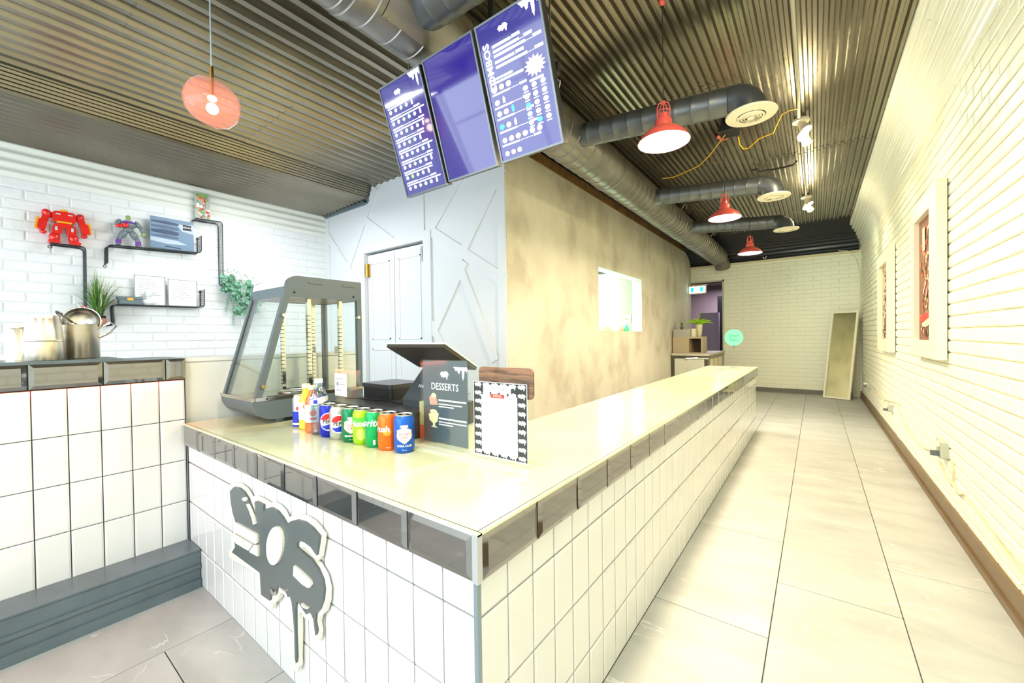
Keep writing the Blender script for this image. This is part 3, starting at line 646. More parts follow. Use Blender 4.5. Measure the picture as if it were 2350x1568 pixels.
class Canvas:
    """flat print on a plane; coordinates 0..1 across and 0..1 down"""
    def __init__(s, tl, u, v, n, wd, h, mats):
        s.tl = Vector(tl); s.u = Vector(u).normalized(); s.v = Vector(v).normalized(); s.n = Vector(n).normalized(); s.w = wd; s.h = h; s.mb = MB(); s.mats = mats
    def P(s, x, y, l=0.0012): return s.tl+s.u*(x*s.w)-s.v*(y*s.h)+s.n*l
    def m(s, k): s.mb.cur = k; return s
    def poly(s, pts, l=0.0012):
        import mathutils
        tr = mathutils.geometry.tessellate_polygon([[Vector((p[0]*s.w, -p[1]*s.h, 0)) for p in pts]])
        s.mb.add([s.P(x, y, l) for x, y in pts], [tuple(t) for t in tr])
    def disc(s, x, y, rx, ry, n=9, l=0.0014): s.poly([(x+rx*math.cos(2*PI*i/n), y+ry*math.sin(2*PI*i/n)) for i in range(n)], l)
    def shape(s, sh, x, y, sx, sy, l=0.0012): s.poly([(x+a*sx, y-c*sy) for a, c in sh], l)
    def line(s, x0, x1, y, h, seed=0, l=0.0012, gap=0.2):
        r = random.Random(seed); x = x0
        while x < x1-1e-6:
            wl = min(x1-x, h*s.h/s.w*r.uniform(1.5, 4.5)); s.poly([(x, y), (x+wl, y), (x+wl, y+h), (x, y+h)], l); x += wl+h*s.h/s.w*gap
    def text(s, t, x, y, size, rot=0.0, l=0.0014, **k):
        vs, fs = text_mesh(t, size, **k); c, si = math.cos(rot), math.sin(rot); o = s.P(x, y, l)
        s.mb.add([o+s.u*(a*c-q*si)+s.v*(a*si+q*c) for a, q, z in vs], fs)
    def build(s, name, par): return s.mb.build(name, s.mats, par)
def screen(x0, wd, yb, zb, yt, zt, label, bg):
    bl = Vector((x0, yb, zb)); up = Vector((0, yt-yb, zt-zb)); h = up.length; v = up.normalized(); u = Vector((1, 0, 0)); n = u.cross(v)
    if n.y > 0: n = -n
    t = thing('menu_screen', bl, label, 'screen', 'menu screens hung above the counter')
    def pane(a0, a1, b0, b1, d0, d1): 
        q = MB(); vs = []
        for d in (d0, d1):
            for a, c in ((a0, b0), (a1, b0), (a1, b1), (a0, b1)): vs.append(bl+u*a+v*c+n*d)
        q.add(vs, [(0,1,2,3),(7,6,5,4),(0,4,5,1),(1,5,6,2),(2,6,7,3),(3,7,4,0)]); return q
    pane(0, wd, 0, h, -0.035, -0.004).build('housing', BLACKP, t)
    e = 0.008; q = MB()
    for a in ((0, wd, 0, e), (0, wd, h-e, h), (0, e, e, h-e), (wd-e, wd, e, h-e)):
        k = pane(*a, -0.004, 0.003); q.add(k.v, k.f)
    q.build('bezel', BEZ, t)
    sc_ = pane(e, wd-e, e, h-e, -0.004, 0.0).build('display', bg, t)
    return t, sc_, Canvas(bl+u*e+v*(h-e), u, v, n, wd-2*e, h-2*e, [SCR_W]+ICON)
t, d, c = screen(-1.7233, 0.3009, 1.3938, 1.7992, 1.2278, 2.2908, 'left menu screen listing eight rows of icons', SCR_BG)
c.shape(DRIP, 0.72, 0.0, 0.28, 0.10); c.shape(BLOB, 0.40, 0.09, 0.085, 0.028)
for i in range(8):
    y = 0.165+i*0.102
    c.m(0).line(0.07, 0.35, y, 0.013, i); c.line(0.36, 0.62+0.05*(i % 3), y+0.004, 0.005, i+9, gap=.05); c.line(0.64+0.05*(i % 3), 0.80+0.04*(i % 3), y-0.004, 0.015, i+7, gap=.08)
    c.line(0.07, 0.80+0.13*((i*5) % 3)/2, y+0.022, 0.012, i+20)
    pat = [(0, 0), (1, 0), (2, 0), (1, 0), (2, 0), (3, 1)] if i % 2 == 0 else [(0, 0), (0, 0), (4, 2), (2, 0), (1, 0), (0, 1)]
    pat = pat[:4+(i*7) % 3]+[(0, 1)]
    for k, (mc, sh) in enumerate(pat[:6]):
        xx = 0.12+0.14*k; yy = y+0.060
        c.m(1+mc if not (i == 6 and k == 1) else 7)
        if sh == 1: c.poly([(xx-.02, yy+.02), (xx+.02, yy+.02), (xx+.022, yy-.008), (xx+.008, yy-.028), (xx-.008, yy-.028), (xx-.022, yy-.008)])
        elif sh == 2: c.poly([(xx-.04, yy), (xx, yy-.02), (xx+.04, yy), (xx, yy+.02)])
        else: c.disc(xx, yy, 0.036, 0.018)
c.build('print', d)
t, d, c = screen(-1.4066, 0.3009, 1.3898, 1.8056, 1.2303, 2.2981, 'middle menu screen showing only plain deep blue', SCR_BG2)
t, d, c = screen(-1.0677, 0.3014, 1.3691, 1.7973, 1.2037, 2.2720, 'right menu screen with combos list and pink starburst', SCR_BG)
c.shape(DRIP, 0.70, 0.0, 0.30, 0.095); c.shape(BLOB, 0.42, 0.085, 0.085, 0.03)
c.text('COMBOS', 0.105, 0.31, 0.042, rot=PI/2, offset=0.0012)
for i, (x0, x1, y) in enumerate([(.20, .66, .165), (.20, .84, .20), (.20, .97, .232), (.20, .68, .275), (.20, .97, .31)]):
    c.line(x0, x0+(x1-x0)*.68, y, 0.019, i); c.line(x0+(x1-x0)*.69, x1-.14, y+.012, .004, i, gap=.05); c.line(x1-.13, x1, y-.004, .021, i+3, gap=.08)
st = []
for i in range(28):
    r_ = 1.0 if i % 2 else 0.68; st.append((0.80+0.17*r_*math.cos(2*PI*i/28), 0.425+0.075*r_*math.sin(2*PI*i/28)))
c.m(2).poly(st, 0.001); c.m(0)
for i in range(3): c.line(0.71+.02*i, 0.90-.02*i, 0.385+i*.03, 0.014, i, l=0.002)
for i, (x1, y) in enumerate([(.45, .385), (.62, .41)]): c.line(0.05, x1-.16, y, 0.015, i+30); c.line(x1-.15, x1, y, .017, i, gap=.08)
ys = [.46, .56, .645, .745, .85]
for i, y in enumerate(ys):
    for k in range([3, 2, 3, 3, 6][i]):
        xx = 0.11+0.12*k; c.m([1, 5, 1, 4, 1, 2, 6, 5, 4][(i*2+k) % 9])
        if i in (1, 2, 3) and k == [3, 2, 3, 3, 6][i]-1: c.poly([(xx-.02, y+.02), (xx+.02, y+.02), (xx+.022, y-.01), (xx+.008, y-.03), (xx-.008, y-.03), (xx-.022, y-.01)])
        else: c.disc(xx, y, 0.045, 0.021)
    c.m(0).line(0.05, 0.36, y+0.032, 0.013, i+50); c.line(0.37, 0.50+.02*i, y+.036, .004, i, gap=.05); c.line(0.52+.02*i, 0.64+.02*i, y+.028, .016, i+60, gap=.08)
for k in range(3):
    c.m([1, 2, 1][k]).disc(0.11+.11*k, 0.955, 0.04, 0.02)
c.m(0).line(0.68, 0.90, 0.505, 0.017, 90)
for i in range(5):
    for k in range(3):
        c.m([1, 2, 1, 5, 1, 3, 6][(i*3+k) % 7]).disc(0.60+0.14*k, 0.545+0.062*i, 0.042, 0.019); c.m(0).line(0.56+.14*k, 0.64+.14*k, 0.570+.062*i, 0.008, i*3+k, gap=.1)
c.build('print', d)
mt_ = thing('screen_mount', (-1.5, 1.7, 2.3), 'black hanging rail and poles holding up the menu screens', 'mount')
b = MB(); b.box((-1.72, 1.385, 2.09), (-0.80, 1.41, 2.13)); b.build('rail', BLACKP, mt_)
MB().cyl((-1.14, 1.40, 2.10), (-1.14, 1.40, 2.70), 0.013).build('pole', BLACKP, mt_)
for x in (-1.70, -0.84): MB().cyl((x, 1.40, 2.10), (x, 1.40, 2.70), 0.004).build('hanging_rod', STEEL, mt_)
for x in (-1.60, -1.28, -0.93): MB().box((x-0.04, 1.366, 2.07), (x+0.04, 1.386, 2.15)).build('bracket', GREYP, mt_)

# ================================================================ DUCT WORK
dk = thing('ventilation_duct', (-1.44, 3, 2.485), 'large dark spiral duct under the ceiling with side branches to round diffusers', 'duct')
prof = []; y = -2.5
while y < 8.3:
    prof += [(0.158, y), (0.158, y+0.110), (0.1625, y+0.113), (0.1625, y+0.117), (0.158, y+0.12)]; y += 0.12
Rm = Matrix.Translation((-1.44, 0, 2.485)) @ Matrix.Rotation(-PI/2, 4, 'X')
b = MB(); b.smooth = True; b.lathe(prof, 40, Rm); mp_ = b.build('main_pipe', DUCT, dk)
b = MB(); b.smooth = True; b.tube([(-1.44, 8.28, 2.485), (-1.43, 8.38, 2.46), (-1.40, 8.46, 2.40), (-1.40, 8.52, 2.30)], 0.13, 20); b.build('flexible_end', DUCT, dk)
for i, yy in enumerate((0.9, 2.02, 3.35, 4.9, 6.5)):
    q = MB(); q.smooth = True; q.lathe([(0.1585, yy-0.02), (0.167, yy-0.015), (0.167, yy+0.015), (0.1585, yy+0.02)], 40, Rm); q.build('joint_band', DUCT, dk)
def branch(yy, r, x1, z0, z1, zd, yd, lbl=None):
    q = MB(); q.smooth = True; n = int((x1+1.30)/0.09); p0 = Vector((-1.33, yy, z0)); p1 = Vector((x1-0.06, yy, z1)); pts = []; rr = []
    for k in range(n+1):
        t = k/n; p = p0.lerp(p1, t); pts += [p]; rr += [r]
        if k < n: t2 = (k+.93)/n; pts += [p0.lerp(p1, t2), p0.lerp(p1, (k+.955)/n)]; rr += [r, r+0.003]
    R = 0.10
    for k in range(1, 6):
        a = PI/2*k/5; pts.append(Vector((x1-0.06+R*math.sin(a), yy+(yd-yy)*k/5, z1-R*(1-math.cos(a))))); rr.append(r+(0.002 if k < 5 else 0))
    pts.append(Vector((x1-0.06+R, yd, zd+0.015))); rr.append(r)
    q.tube(pts, rr, 24); o = q.build('branch_pipe', DUCT_B, dk)
    s = MB(); s.smooth = True; s.lathe([(r+0.004, z0-0.0), (r+0.02, z0)], 4)
    cx, cy = x1-0.06+R, yd
    f = MB(); f.smooth = False; T = Matrix.Translation((cx, cy, zd))
    f.lathe([(0.07, 0.012), (0.122, 0.010), (0.126, 0.004), (0.122, -0.003), (0.075, -0.010), (0.070, -0.006), (0.07, 0.012)], 36, T, cap=False)
    for rr_ in (0.058, 0.044, 0.030): f.lathe([(rr_, -0.016), (rr_+0.008, -0.010), (rr_+0.006, -0.006), (rr_-0.001, -0.012), (rr_, -0.016)], 28, T, cap=False)
    f.lathe([(0.0, -0.020), (0.018, -0.018), (0.020, -0.012), (0.0, -0.010)], 20, T, cap=False)
    for a in (0, PI/2): f.box((-0.07, -0.003, -0.012), (0.07, 0.003, -0.004), T @ Matrix.Rotation(a+0.4, 4, 'Z'))
    f.cur = 1; f.lathe([(0.069, 0.011), (0.0, 0.011)], 24, T, cap=False)
    f.build('diffuser', [CREAM, mat('diffuser_dark', (0.35, 0.31, 0.24), 0.6)], o)
    return o
branch(1.17, 0.105, -0.30, 2.475, 2.45, 2.33, 1.17)
branch(2.60, 0.077, -0.32, 2.468, 2.375, 2.255, 2.585)
branch(4.23, 0.077, -0.33, 2.468, 2.375, 2.250, 4.23)
branch(5.74, 0.077, -0.31, 2.468, 2.375, 2.250, 5.66)
# flanged saddle plate of the first branch
b = MB(); b.smooth = True; vs = []
for i in range(9):
    a = math.radians(-65+i*13)
    for yy in (1.0, 1.34): vs.append((-1.44+0.163*math.cos(a), yy, 2.485+0.163*math.sin(a)))
b.add(vs, [(2*i, 2*i+1, 2*i+3, 2*i+2) for i in range(8)]); b.smooth = False
for i in (0, 8):
    a = math.radians(-65+i*13)
    for yy in (1.015, 1.325): b.sphere((-1.44+0.165*math.cos(a), yy, 2.485+0.165*math.sin(a)), 0.005, 6, 4)
b.build('saddle_plate', DUCT, dk)
for y in (2.25, 5.4, 7.2):
    q = MB(); q.tube([(-1.44+0.165*math.cos(t), y, 2.485+0.165*math.sin(t)) for t in [math.radians(d) for d in range(-60, 61, 15)]]+[(-1.30, y, 2.70)], 0.003, 5)
    q.tube([(-1.30, y, 2.69), (-1.285, y+.01, 2.66), (-1.30, y+.02, 2.64), (-1.28, y, 2.67)], 0.003, 5); q.build('hanger_wire', STEEL, dk)

# ================================================================ LAMPS
def pendant(x, y, z, label, power=20, rose=1.0):
    t = thing('pendant_lamp', (x, y, z), label, 'lamp', 'red pendant lamps over the counter')
    q = MB(); q.smooth = True
    q.lathe([(0.122, 0.0), (0.120, 0.006), (0.108, 0.028), (0.085, 0.052), (0.058, 0.068), (0.040, 0.074), (0.040, 0.105), (0.036, 0.112), (0.024, 0.116), (0.022, 0.140), (0.0, 0.142)], 32, cap=False)
    q.build('shade', RED, t, local=True)
    q = MB(); q.smooth = True; q.lathe([(0.121, 0.001), (0.105, 0.026), (0.083, 0.048), (0.055, 0.062), (0.0, 0.066)], 28, cap=False); q.build('shade_lining', LAMPW, t, local=True)
    q = MB(); q.smooth = True; q.sphere((0, 0, 0.036), 0.026, 12, 8); q.build('bulb', BULB, t, local=True)
    q = MB()
    for k in range(5):
        a = 2*PI*k/5; c_, s_ = math.cos(a), math.sin(a)
        q.tube([(0.030*c_, 0.030*s_, 0.112), (0.031*c_, 0.031*s_, 0.165), (0.024*c_, 0.024*s_, 0.188), (0.006*c_, 0.006*s_, 0.196)], 0.0028, 5)
    q.lathe([(0.0, 0.190), (0.010, 0.190), (0.010, 0.202), (0.0, 0.203)], 10); q.tube([(0.031*math.cos(a), 0.031*math.sin(a), 0.150) for a in [2*PI*k/16 for k in range(16)]], 0.0022, 4, closed=True)
    q.build('cage', RED, t, local=True)
    MB().cyl((0, 0, 0.20), (0, 0, 2.672-z), 0.0022, n=5).build('cord', BLACKP, t, local=True)
    q = MB(); q.smooth = True; q.lathe([(a_*rose, 2.705-z-(2.705-b_)*rose) for a_, b_ in [(0.0, 2.700), (0.058, 2.700), (0.056, 2.688), (0.030, 2.668), (0.008, 2.660), (0.0, 2.660)]], 20); q.build('ceiling_rose', RED, t, local=True)
    l = area('pendant_light', (x, y, z+0.004), (x, y, 0), 0.20, 0.2, power, (1.0, 0.80, 0.54), 'DISK')
    return t
PX = -0.60
pendant(PX, 2.075, 2.012, 'nearest red pendant lamp, in front of the largest side duct', 20, 0.35)
pendant(PX, 3.756, 2.014, 'middle red pendant lamp hanging between two side ducts')
pendant(PX, 5.36, 1.974, 'farthest and smallest red pendant lamp, before the dark cove')
pendant(PX, 0.66, 2.12, 'added unseen red pendant lamp above the counter corner, close overhead', 9)  # pendant added out of view for its light on the worktop

# pink glass pendant
pt = at(487, 238, 1, 0.63); pz = pt.z
pg = thing('glass_pendant', pt, 'lopsided pink glass pendant lamp with a brass stem', 'lamp')
T = Matrix.Translation((0, 0, 0)) @ Matrix.Rotation(math.radians(24), 4, (_fw.cross(Vector((0, 0, 1)))).cross(Vector((0, 0, 1))).normalized()*-1)
q = MB(); q.smooth = True; q.lathe([(a_, b_*1.2) for a_, b_ in [(0.0, 0.078), (0.035, 0.077), (0.072, 0.062), (0.094, 0.036), (0.102, 0.004), (0.099, -0.022), (0.082, -0.050), (0.052, -0.068), (0.02, -0.074), (0.0, -0.074)]], 36, T, cap=False); q.build('glass_shade', PINKGLASS, pg, local=True)
q = MB(); q.smooth = True; q.sphere((0, 0, -0.022), 0.022, 14, 10); q.build('bulb', BULBPINK, pg, local=True)
q = MB(); q.smooth = True; q.sphere((0, 0, 0.022), 0.014, 12, 8, (1.2, 1.2, 0.8)); q.build('bulb_holder', BULBPINK, pg, local=True)
MB().cyl((0, 0, 0.03), (0, 0, 0.155), 0.0075, n=10).build('stem', BRASS, pg, local=True)
MB().cyl((0, 0, 0.155), (0, 0, ZC-pz-0.005), 0.003, n=6).build('cord', mat('pale_cord', (0.72, 0.78, 0.82), 0.5), pg, local=True)

# spotlight clusters on a conduit
cd = thing('ceiling_conduit', (-0.09, 4, 2.66), 'pale conduit running down the ceiling between the spotlights', 'conduit')
b = MB(); b.tube([(-0.085, -1.0, 2.662), (-0.085, 3.35, 2.662), (-0.095, 3.7, 2.655)], 0.010, 8); b.build('front_run', mat('pale_conduit', (0.72, 0.70, 0.62), 0.5), cd)
b = MB(); b.tube([(-0.085, 3.95, 2.664), (-0.085, 5.85, 2.664)], 0.007, 8); b.build('back_run', mat('pale_conduit', (0.72, 0.70, 0.62), 0.5), cd)
def cluster(x, y, label, aims, power):
    t = thing('spotlight_cluster', (x, y, 2.66), label, 'spotlight', 'spotlight clusters on the ceiling')
    l = bpy.data.lights.new('ceiling_fill', 'POINT'); l.energy = 7.5; l.color = (1.0, 0.86, 0.52); l.shadow_soft_size = 0.05; o = bpy.data.objects.new('ceiling_fill', l); COL.objects.link(o); o.location = (x+0.01, y+0.0, 2.40)  # point light added below each cluster to lift the ceiling
    q = MB(); q.smooth = True; q.lathe([(0.0, 2.672), (0.055, 2.672), (0.055, 2.655), (0.04, 2.648), (0.0, 2.648)], 20, Matrix.Translation((x, y, 0))); q.build('ceiling_plate', CREAM, t)
    for k, (dx, dy, dz, ax_, ay_, az_) in enumerate(aims):
        p = Vector((x+dx, y+dy, 2.60+dz)); d = (Vector((ax_, ay_, az_))-p).normalized()
        h = MB(); h.smooth = True; R_ = d.to_track_quat('Z', 'Y').to_matrix().to_4x4(); R_.translation = p
        h.lathe([(0.0, -0.045), (0.022, -0.042), (0.028, -0.02), (0.036, 0.03), (0.038, 0.035), (0.034, 0.034), (0.03, 0.02)], 20, R_, cap=False); hd = h.build('lamp_head', CREAM, t)
        h = MB(); h.lathe([(0.0, 0.026), (0.031, 0.026)], 18, R_, cap=False); h.build('lens', BULB, hd)
        MB().tube([(x+dx*.4, y+dy*.4, 2.65), p-d*0.03], 0.006, 6).build('bracket', CREAM, t)
        l = bpy.data.lights.new('spot_beam', 'SPOT'); l.energy = power; l.color = (0.86, 1.0, 0.74); l.spot_size = math.radians(78); l.spot_blend = 0.8; l.shadow_soft_size = 0.03
        o = bpy.data.objects.new('spot_beam', l); COL.objects.link(o); o.location = p+d*0.05; o.rotation_euler = d.to_track_quat('-Z', 'Y').to_euler()
cluster(-0.085, 3.80, 'nearer cluster of three small white ceiling spotlights', [(0.02, -0.03, 0.0, 0.6, 3.3, 1.3), (0.0, 0.03, -0.035, 0.6, 2.3, 1.5), (0.03, 0.06, -0.06, 0.6, 5.2, 1.2)], 14)
cluster(-0.085, 5.96, 'farther cluster of glowing ceiling spotlights near the dark end', [(0.02, -0.02, 0.0, 0.6, 5.6, 1.3), (0.0, 0.03, -0.03, -0.5, 8.2, 1.3), (0.03, 0.05, -0.055, 0.6, 7.6, 1.6)], 22)
cluster(-0.085, 1.45, 'added spotlight cluster out of sight overhead beside the right wall', [(0.02, -0.03, 0.0, 0.6, 1.0, 1.2), (0.0, 0.03, -0.035, 0.6, 0.4, 1.2), (0.03, 0.06, -0.06, 0.6, 2.3, 1.0)], 14)  # unseen cluster, added to keep the near right wall bright

jb = MB(); jb.box((-0.60, 3.50, 2.625), (-0.47, 3.66, 2.675)); tag(jb.build('junction_box', BLACKP), 'small black junction box under the ceiling, joining yellow cables', 'junction box')
b = MB(); b.tube([at(x, y, 2, 2.61) for x, y in ((1520, 410), (1545, 407), (1580, 392), (1605, 380), (1630, 355), (1650, 328), (1664, 310))], 0.0045, 6)
b.tube([at(x, y, 2, 2.61) for x, y in ((1694, 314), (1698, 332), (1706, 342), (1718, 340), (1742, 318), (1775, 305), (1782, 288), (1795, 262), (1812, 253), (1832, 249))], 0.0045, 6)
tag(b.build('yellow_cable', YELLOW), 'yellow cable looping under the ceiling between duct and spotlights', 'cable')
b = MB(); b.tube([at(x, y, 2, 2.655) for x, y in ((1722, 392), (1738, 388), (1743, 394), (1770, 390), (1800, 384), (1822, 378), (1828, 370))], 0.009, 6); tag(b.build('black_conduit', BLACKP), 'short black conduit bent across the ceiling above the middle side duct', 'conduit')
b = MB(); b.tube([(0.30, 8.58, 2.40), (0.42, 8.57, 2.38), (0.52, 8.58, 2.25), (0.572, 8.60, 2.05), (0.575, 8.60, 0.9)], 0.006, 5); tag(b.build('corner_wire', CREAM), 'thin cream wire running down the far right corner', 'wire')
b = MB(); b.tube([(-0.75, 8.52, 2.42), (-0.74, 8.51, 2.39), (-0.71, 8.51, 2.395), (-0.70, 8.52, 2.43)], 0.007, 5); tag(b.build('ceiling_hook', CREAM), 'small cream hook on the dark cove', 'hook')

# ================================================================ RIGHT WALL AND FAR END
def picture(y0, y1, z0, z1, iy0, iy1, iz0, iz1, label, base, blobs, seed):
    t = thing('wall_picture', (XR-0.01, (y0+y1)/2, z0), label, 'picture')
    x0 = XR-0.012; x1 = XR-0.055; q = MB()
    for a in ((y0, iy0, z0, z1), (iy1, y1, z0, z1), (iy0, iy1, z0, iz0), (iy0, iy1, iz1, z1)): q.box((x1, a[0], a[2]), (x0, a[1], a[3]))
    q.build('frame', CREAM, t)
    MB().box((x1+0.028, iy0, iz0), (x0, iy1, iz1)).build('backing', base, t)
    c = Canvas((x1+0.028, iy1, iz1), (0, -1, 0), (0, 0, 1), (-1, 0, 0), iy1-iy0, iz1-iz0, blobs)
    r = random.Random(seed)
    for k in range(150):
        g_ = min(1, max(0, r.gauss(0.5, 0.16))); yy = r.uniform(.06, .97)
        mi = r.randrange(len(blobs)); c.m(mi).disc(min(.94, max(.06, g_)), yy, r.uniform(.015, .06), r.uniform(.008, .03), 7, l=0.001+0.00002*k)
    if seed == 1:
        c.m(0).poly([(.30, .08), (.46, .08), (.46, .27), (.30, .27)], 0.006); c.m(0).poly([(.25, .86), (.95, .80), (.9, .84), (.6, .89), (.3, .89)], .006)
        c.m(1).poly([(.1, .80), (.9, .76), (.95, .80), (.15, .86)], 0.0055)
    c.build('print', t); return t
pc = lambda n, c: mat('print_'+n, c, 0.6)
picture(3.27, 4.05, 0.895, 1.915, 3.46, 3.93, 1.00, 1.80, 'nearer framed picture, red and brown abstract print on the right wall', pc('brown', (.50, .33, .27)), [pc('cream', (.93, .87, .68)), pc('red', (.80, .25, .2)), pc('rose', (.85, .55, .5)), pc('brown2', (.38, .22, .18)), pc('ochre', (.80, .45, .25)), pc('moss', (.5, .5, .3))], 1)
picture(5.12, 6.02, 0.865, 1.86, 5.30, 5.90, 0.98, 1.74, 'farther framed picture, grey and black print on the right wall', pc('greige', (.75, .68, .60)), [pc('black', (.16, .13, .12)), pc('grey', (.55, .48, .44)), pc('cream', (.93, .87, .68)), pc('brown2', (.38, .22, .18))], 2)

def mirror(name, c4, th, label, glassmat):
    bl, br, tr, tl = [Vector(p) for p in c4]; t = thing(name, (bl+br)/2, label, 'mirror')
    u = (br-bl).normalized(); v = (tl-bl).normalized(); n = u.cross(v).normalized()
    if n.y > 0: n = -n
    W = (br-bl).length; H_ = (tl-bl).length; v = (v-u*u.dot(v)*0.0); e = 0.028; q = MB()
    def bx(a0, a1, b0, b1, d0, d1):
        vs = [bl+u*a+v*c_+n*d for d in (d0, d1) for a, c_ in ((a0, b0), (a1, b0), (a1, b1), (a0, b1))]; q.add(vs, [(0,1,2,3),(7,6,5,4),(0,4,5,1),(1,5,6,2),(2,6,7,3),(3,7,4,0)])
    for a in ((0, W, 0, e), (0, W, H_-e, H_), (0, e, e, H_-e), (W-e, W, e, H_-e)): bx(*a, 0, th)
    q.build('frame', CREAM, t); q = MB(); bx(e, W-e, e, H_-e, 0, th*0.5); q.build('mirror_glass', glassmat, t)
MIR = mat('mirror_silver', (0.86, 0.88, 0.78), 0.02, metal=1.0)
mirror('leaning_mirror', [(0.100, 8.30, 0.002), (0.430, 8.14, 0.002), (0.540, 8.34, 1.39), (0.222, 8.50, 1.39)], 0.03, 'tall framed mirror leaning on the far brick wall', MIR)
q = MB(); q.box((0.475, 8.590, 0.0), (0.568, 8.612, 1.385)); tag(q.build('spare_frame', CREAM), 'pale frame tucked upright into the corner behind the mirror', 'frame')

# outlets and wiring low on the right wall
for i, (y, z, s_, lab) in enumerate([(3.32, 0.385, 0.055, 'large grey outlet box low on the right wall with plugs'), (5.36, 0.315, 0.04, 'small outlet low on the right wall, nearer of two'), (7.39, 0.325, 0.04, 'small outlet low on the right wall near the mirror')]):
    t = thing('wall_outlet', (XR-0.01, y, z), lab, 'outlet'); q = MB(); q.rbox((XR-0.04, y-s_, z-s_*0.9), (XR-0.006, y+s_, z+s_*0.9), 0.01, 0); q.build('box', mat('grey_outlet', (0.70, 0.72, 0.66), 0.5), t)
    for k in range(2):
        q = MB(); q.box((XR-0.075, y-s_*.6, z-s_*.7+k*s_), (XR-0.04, y-s_*.1, z-s_*.2+k*s_)); q.build('plug', GREYP if k == 0 else CREAM, t)
W_ = XR-0.012
b = MB(); b.tube([at(x, y, 0, W_) for x, y in ((2002, 888), (2015, 905), (2030, 918), (2048, 922), (2060, 926), (2066, 950), (2080, 985), (2105, 1015), (2120, 1028), (2140, 1036), (2160, 1070), (2178, 1108), (2186, 1112))], 0.005, 5)
b.tube([at(x, y, 0, W_) for x, y in ((2184, 1058), (2188, 1080), (2187, 1105), (2194, 1130), (2205, 1136), (2214, 1134), (2225, 1150), (2260, 1200), (2300, 1255), (2350, 1318), (2400, 1385))], 0.005, 5)
tag(b.build('wall_cable', mat('beige_cable', (0.86, 0.80, 0.64), 0.6)), 'beige cable sagging along the foot of the right wall', 'cable')

# cabinets, plant and boxes before the doorway
GRY = mat('grey_cabinet', (0.62, 0.60, 0.55), 0.5); DKG = mat('dark_cabinet_frame', (0.33, 0.31, 0.28), 0.5)
cb = thing('low_cabinet', (-1.68, 7.8, 0), 'low grey cabinet with dark frame and white door before the doorway', 'cabinet')
b = MB(); b.box((-1.972, 7.22, 0.0), (-1.41, 8.56, 0.70)); b.build('body', GRY, cb)
b = MB(); b.box((-1.972, 7.185, 0.0), (-1.93, 7.22, 0.70)); b.box((-1.45, 7.185, 0.0), (-1.405, 7.22, 0.70)); b.box((-1.93, 7.185, 0.665), (-1.45, 7.22, 0.70)); b.build('front_frame', DKG, cb)
MB().box((-1.925, 7.17, 0.02), (-1.46, 7.205, 0.65)).build('door', mat('off_white_door', (0.82, 0.83, 0.78), 0.4), cb)
b = MB(); b.box((-1.975, 7.165, 0.70), (-1.385, 8.60, 0.735)); b.build('top_board', mat('pale_grey_board', (0.78, 0.76, 0.70), 0.45), cb)
for k in range(3): MB().rbox((-1.41, 7.35+k*0.36, 0.03), (-1.375, 7.53+k*0.36, 0.64), 0.01, 2).build('side_slat', mat('pale_slat', (0.85, 0.82, 0.68), 0.4), cb)
ub = thing('upper_box', (-1.8, 7.4, 0.735), 'taupe open-ended box unit standing on the low cabinet', 'box')
b = MB(); b.box((-1.972, 7.24, 0.7355), (-1.71, 7.62, 1.015)); b.build('body', mat('taupe_board', (0.72, 0.66, 0.55), 0.5), ub)
b = MB(); b.box((-1.71, 7.24, 0.7355), (-1.50, 7.60, 0.75)); b.box((-1.71, 7.24, 0.985), (-1.50, 7.60, 1.015)); b.box((-1.52, 7.24, 0.75), (-1.50, 7.60, 0.985)); b.box((-1.71, 7.585, 0.75), (-1.52, 7.60, 0.985)); b.build('open_cube', mat('taupe_board', (0.72, 0.66, 0.55), 0.5), ub)
MB().box((-1.71, 7.58, 0.75), (-1.52, 7.584, 0.985)).build('cube_back', mat('dark_brown', (0.33, 0.25, 0.17), 0.6), ub)
bx_ = thing('flat_box', (-1.83, 7.42, 1.0155), 'long pale grey striped box lying on the taupe box unit', 'box')
b = MB(); b.box((-1.965, 7.26, 1.0155), (-1.69, 7.58, 1.14)); b.build('carton', mat('striped_grey', (0.72, 0.72, 0.68), 0.5), bx_)
for k in range(3): MB().box((-1.967, 7.256, 1.04+k*.03), (-1.70, 7.262, 1.046+k*.03)).build('stripe', INKG, bx_)
tag(MB().rbox((-1.685, 7.30, 1.0155), (-1.62, 7.40, 1.15), 0.008).build('paper_pack', mat('cream_pack', (0.93, 0.90, 0.78), 0.6)), 'small cream pack beside the striped box', 'pack')
pp = thing('potted_fern', (-1.60, 7.48, 1.0155), 'bright green fern in a tall cream vase on the box unit', 'plant')
q = MB(); q.smooth = True; q.lathe([(0.030, 0), (0.042, 0.03), (0.050, 0.12), (0.058, 0.21), (0.052, 0.21), (0.045, 0.19), (0.0, 0.19)], 18); v_ = q.build('vase', mat('cream_glaze', (0.86, 0.83, 0.72), 0.3), pp, local=True)
def blade(mb, base, az, length, lean, wd, seg=5, droop=1.0, xmin=None, roll=0.0):
    c_, s_ = math.cos(az), math.sin(az); pr = None; side = Vector((-s_*math.cos(roll), c_*math.cos(roll), math.sin(roll))); vs = []
    for k in range(seg+1):
        t = k/seg; r_ = lean*length*(t**1.3); h = length*math.sqrt(max(0, 1-lean*lean))*t - droop*length*0.55*lean*t**2.6
        p = Vector(base)+Vector((c_*r_, s_*r_, h)); w_ = wd*(1-t)**0.7*(0.6+0.8*min(1, t*3)) if t < 1 else 0.0003
        if xmin is not None: p.x = max(p.x, xmin)
        vs += [p-side*w_, p+side*w_]
    mb.add(vs, [(2*k, 2*k+1, 2*k+3, 2*k+2) for k in range(seg)])
rl = random.Random(4)
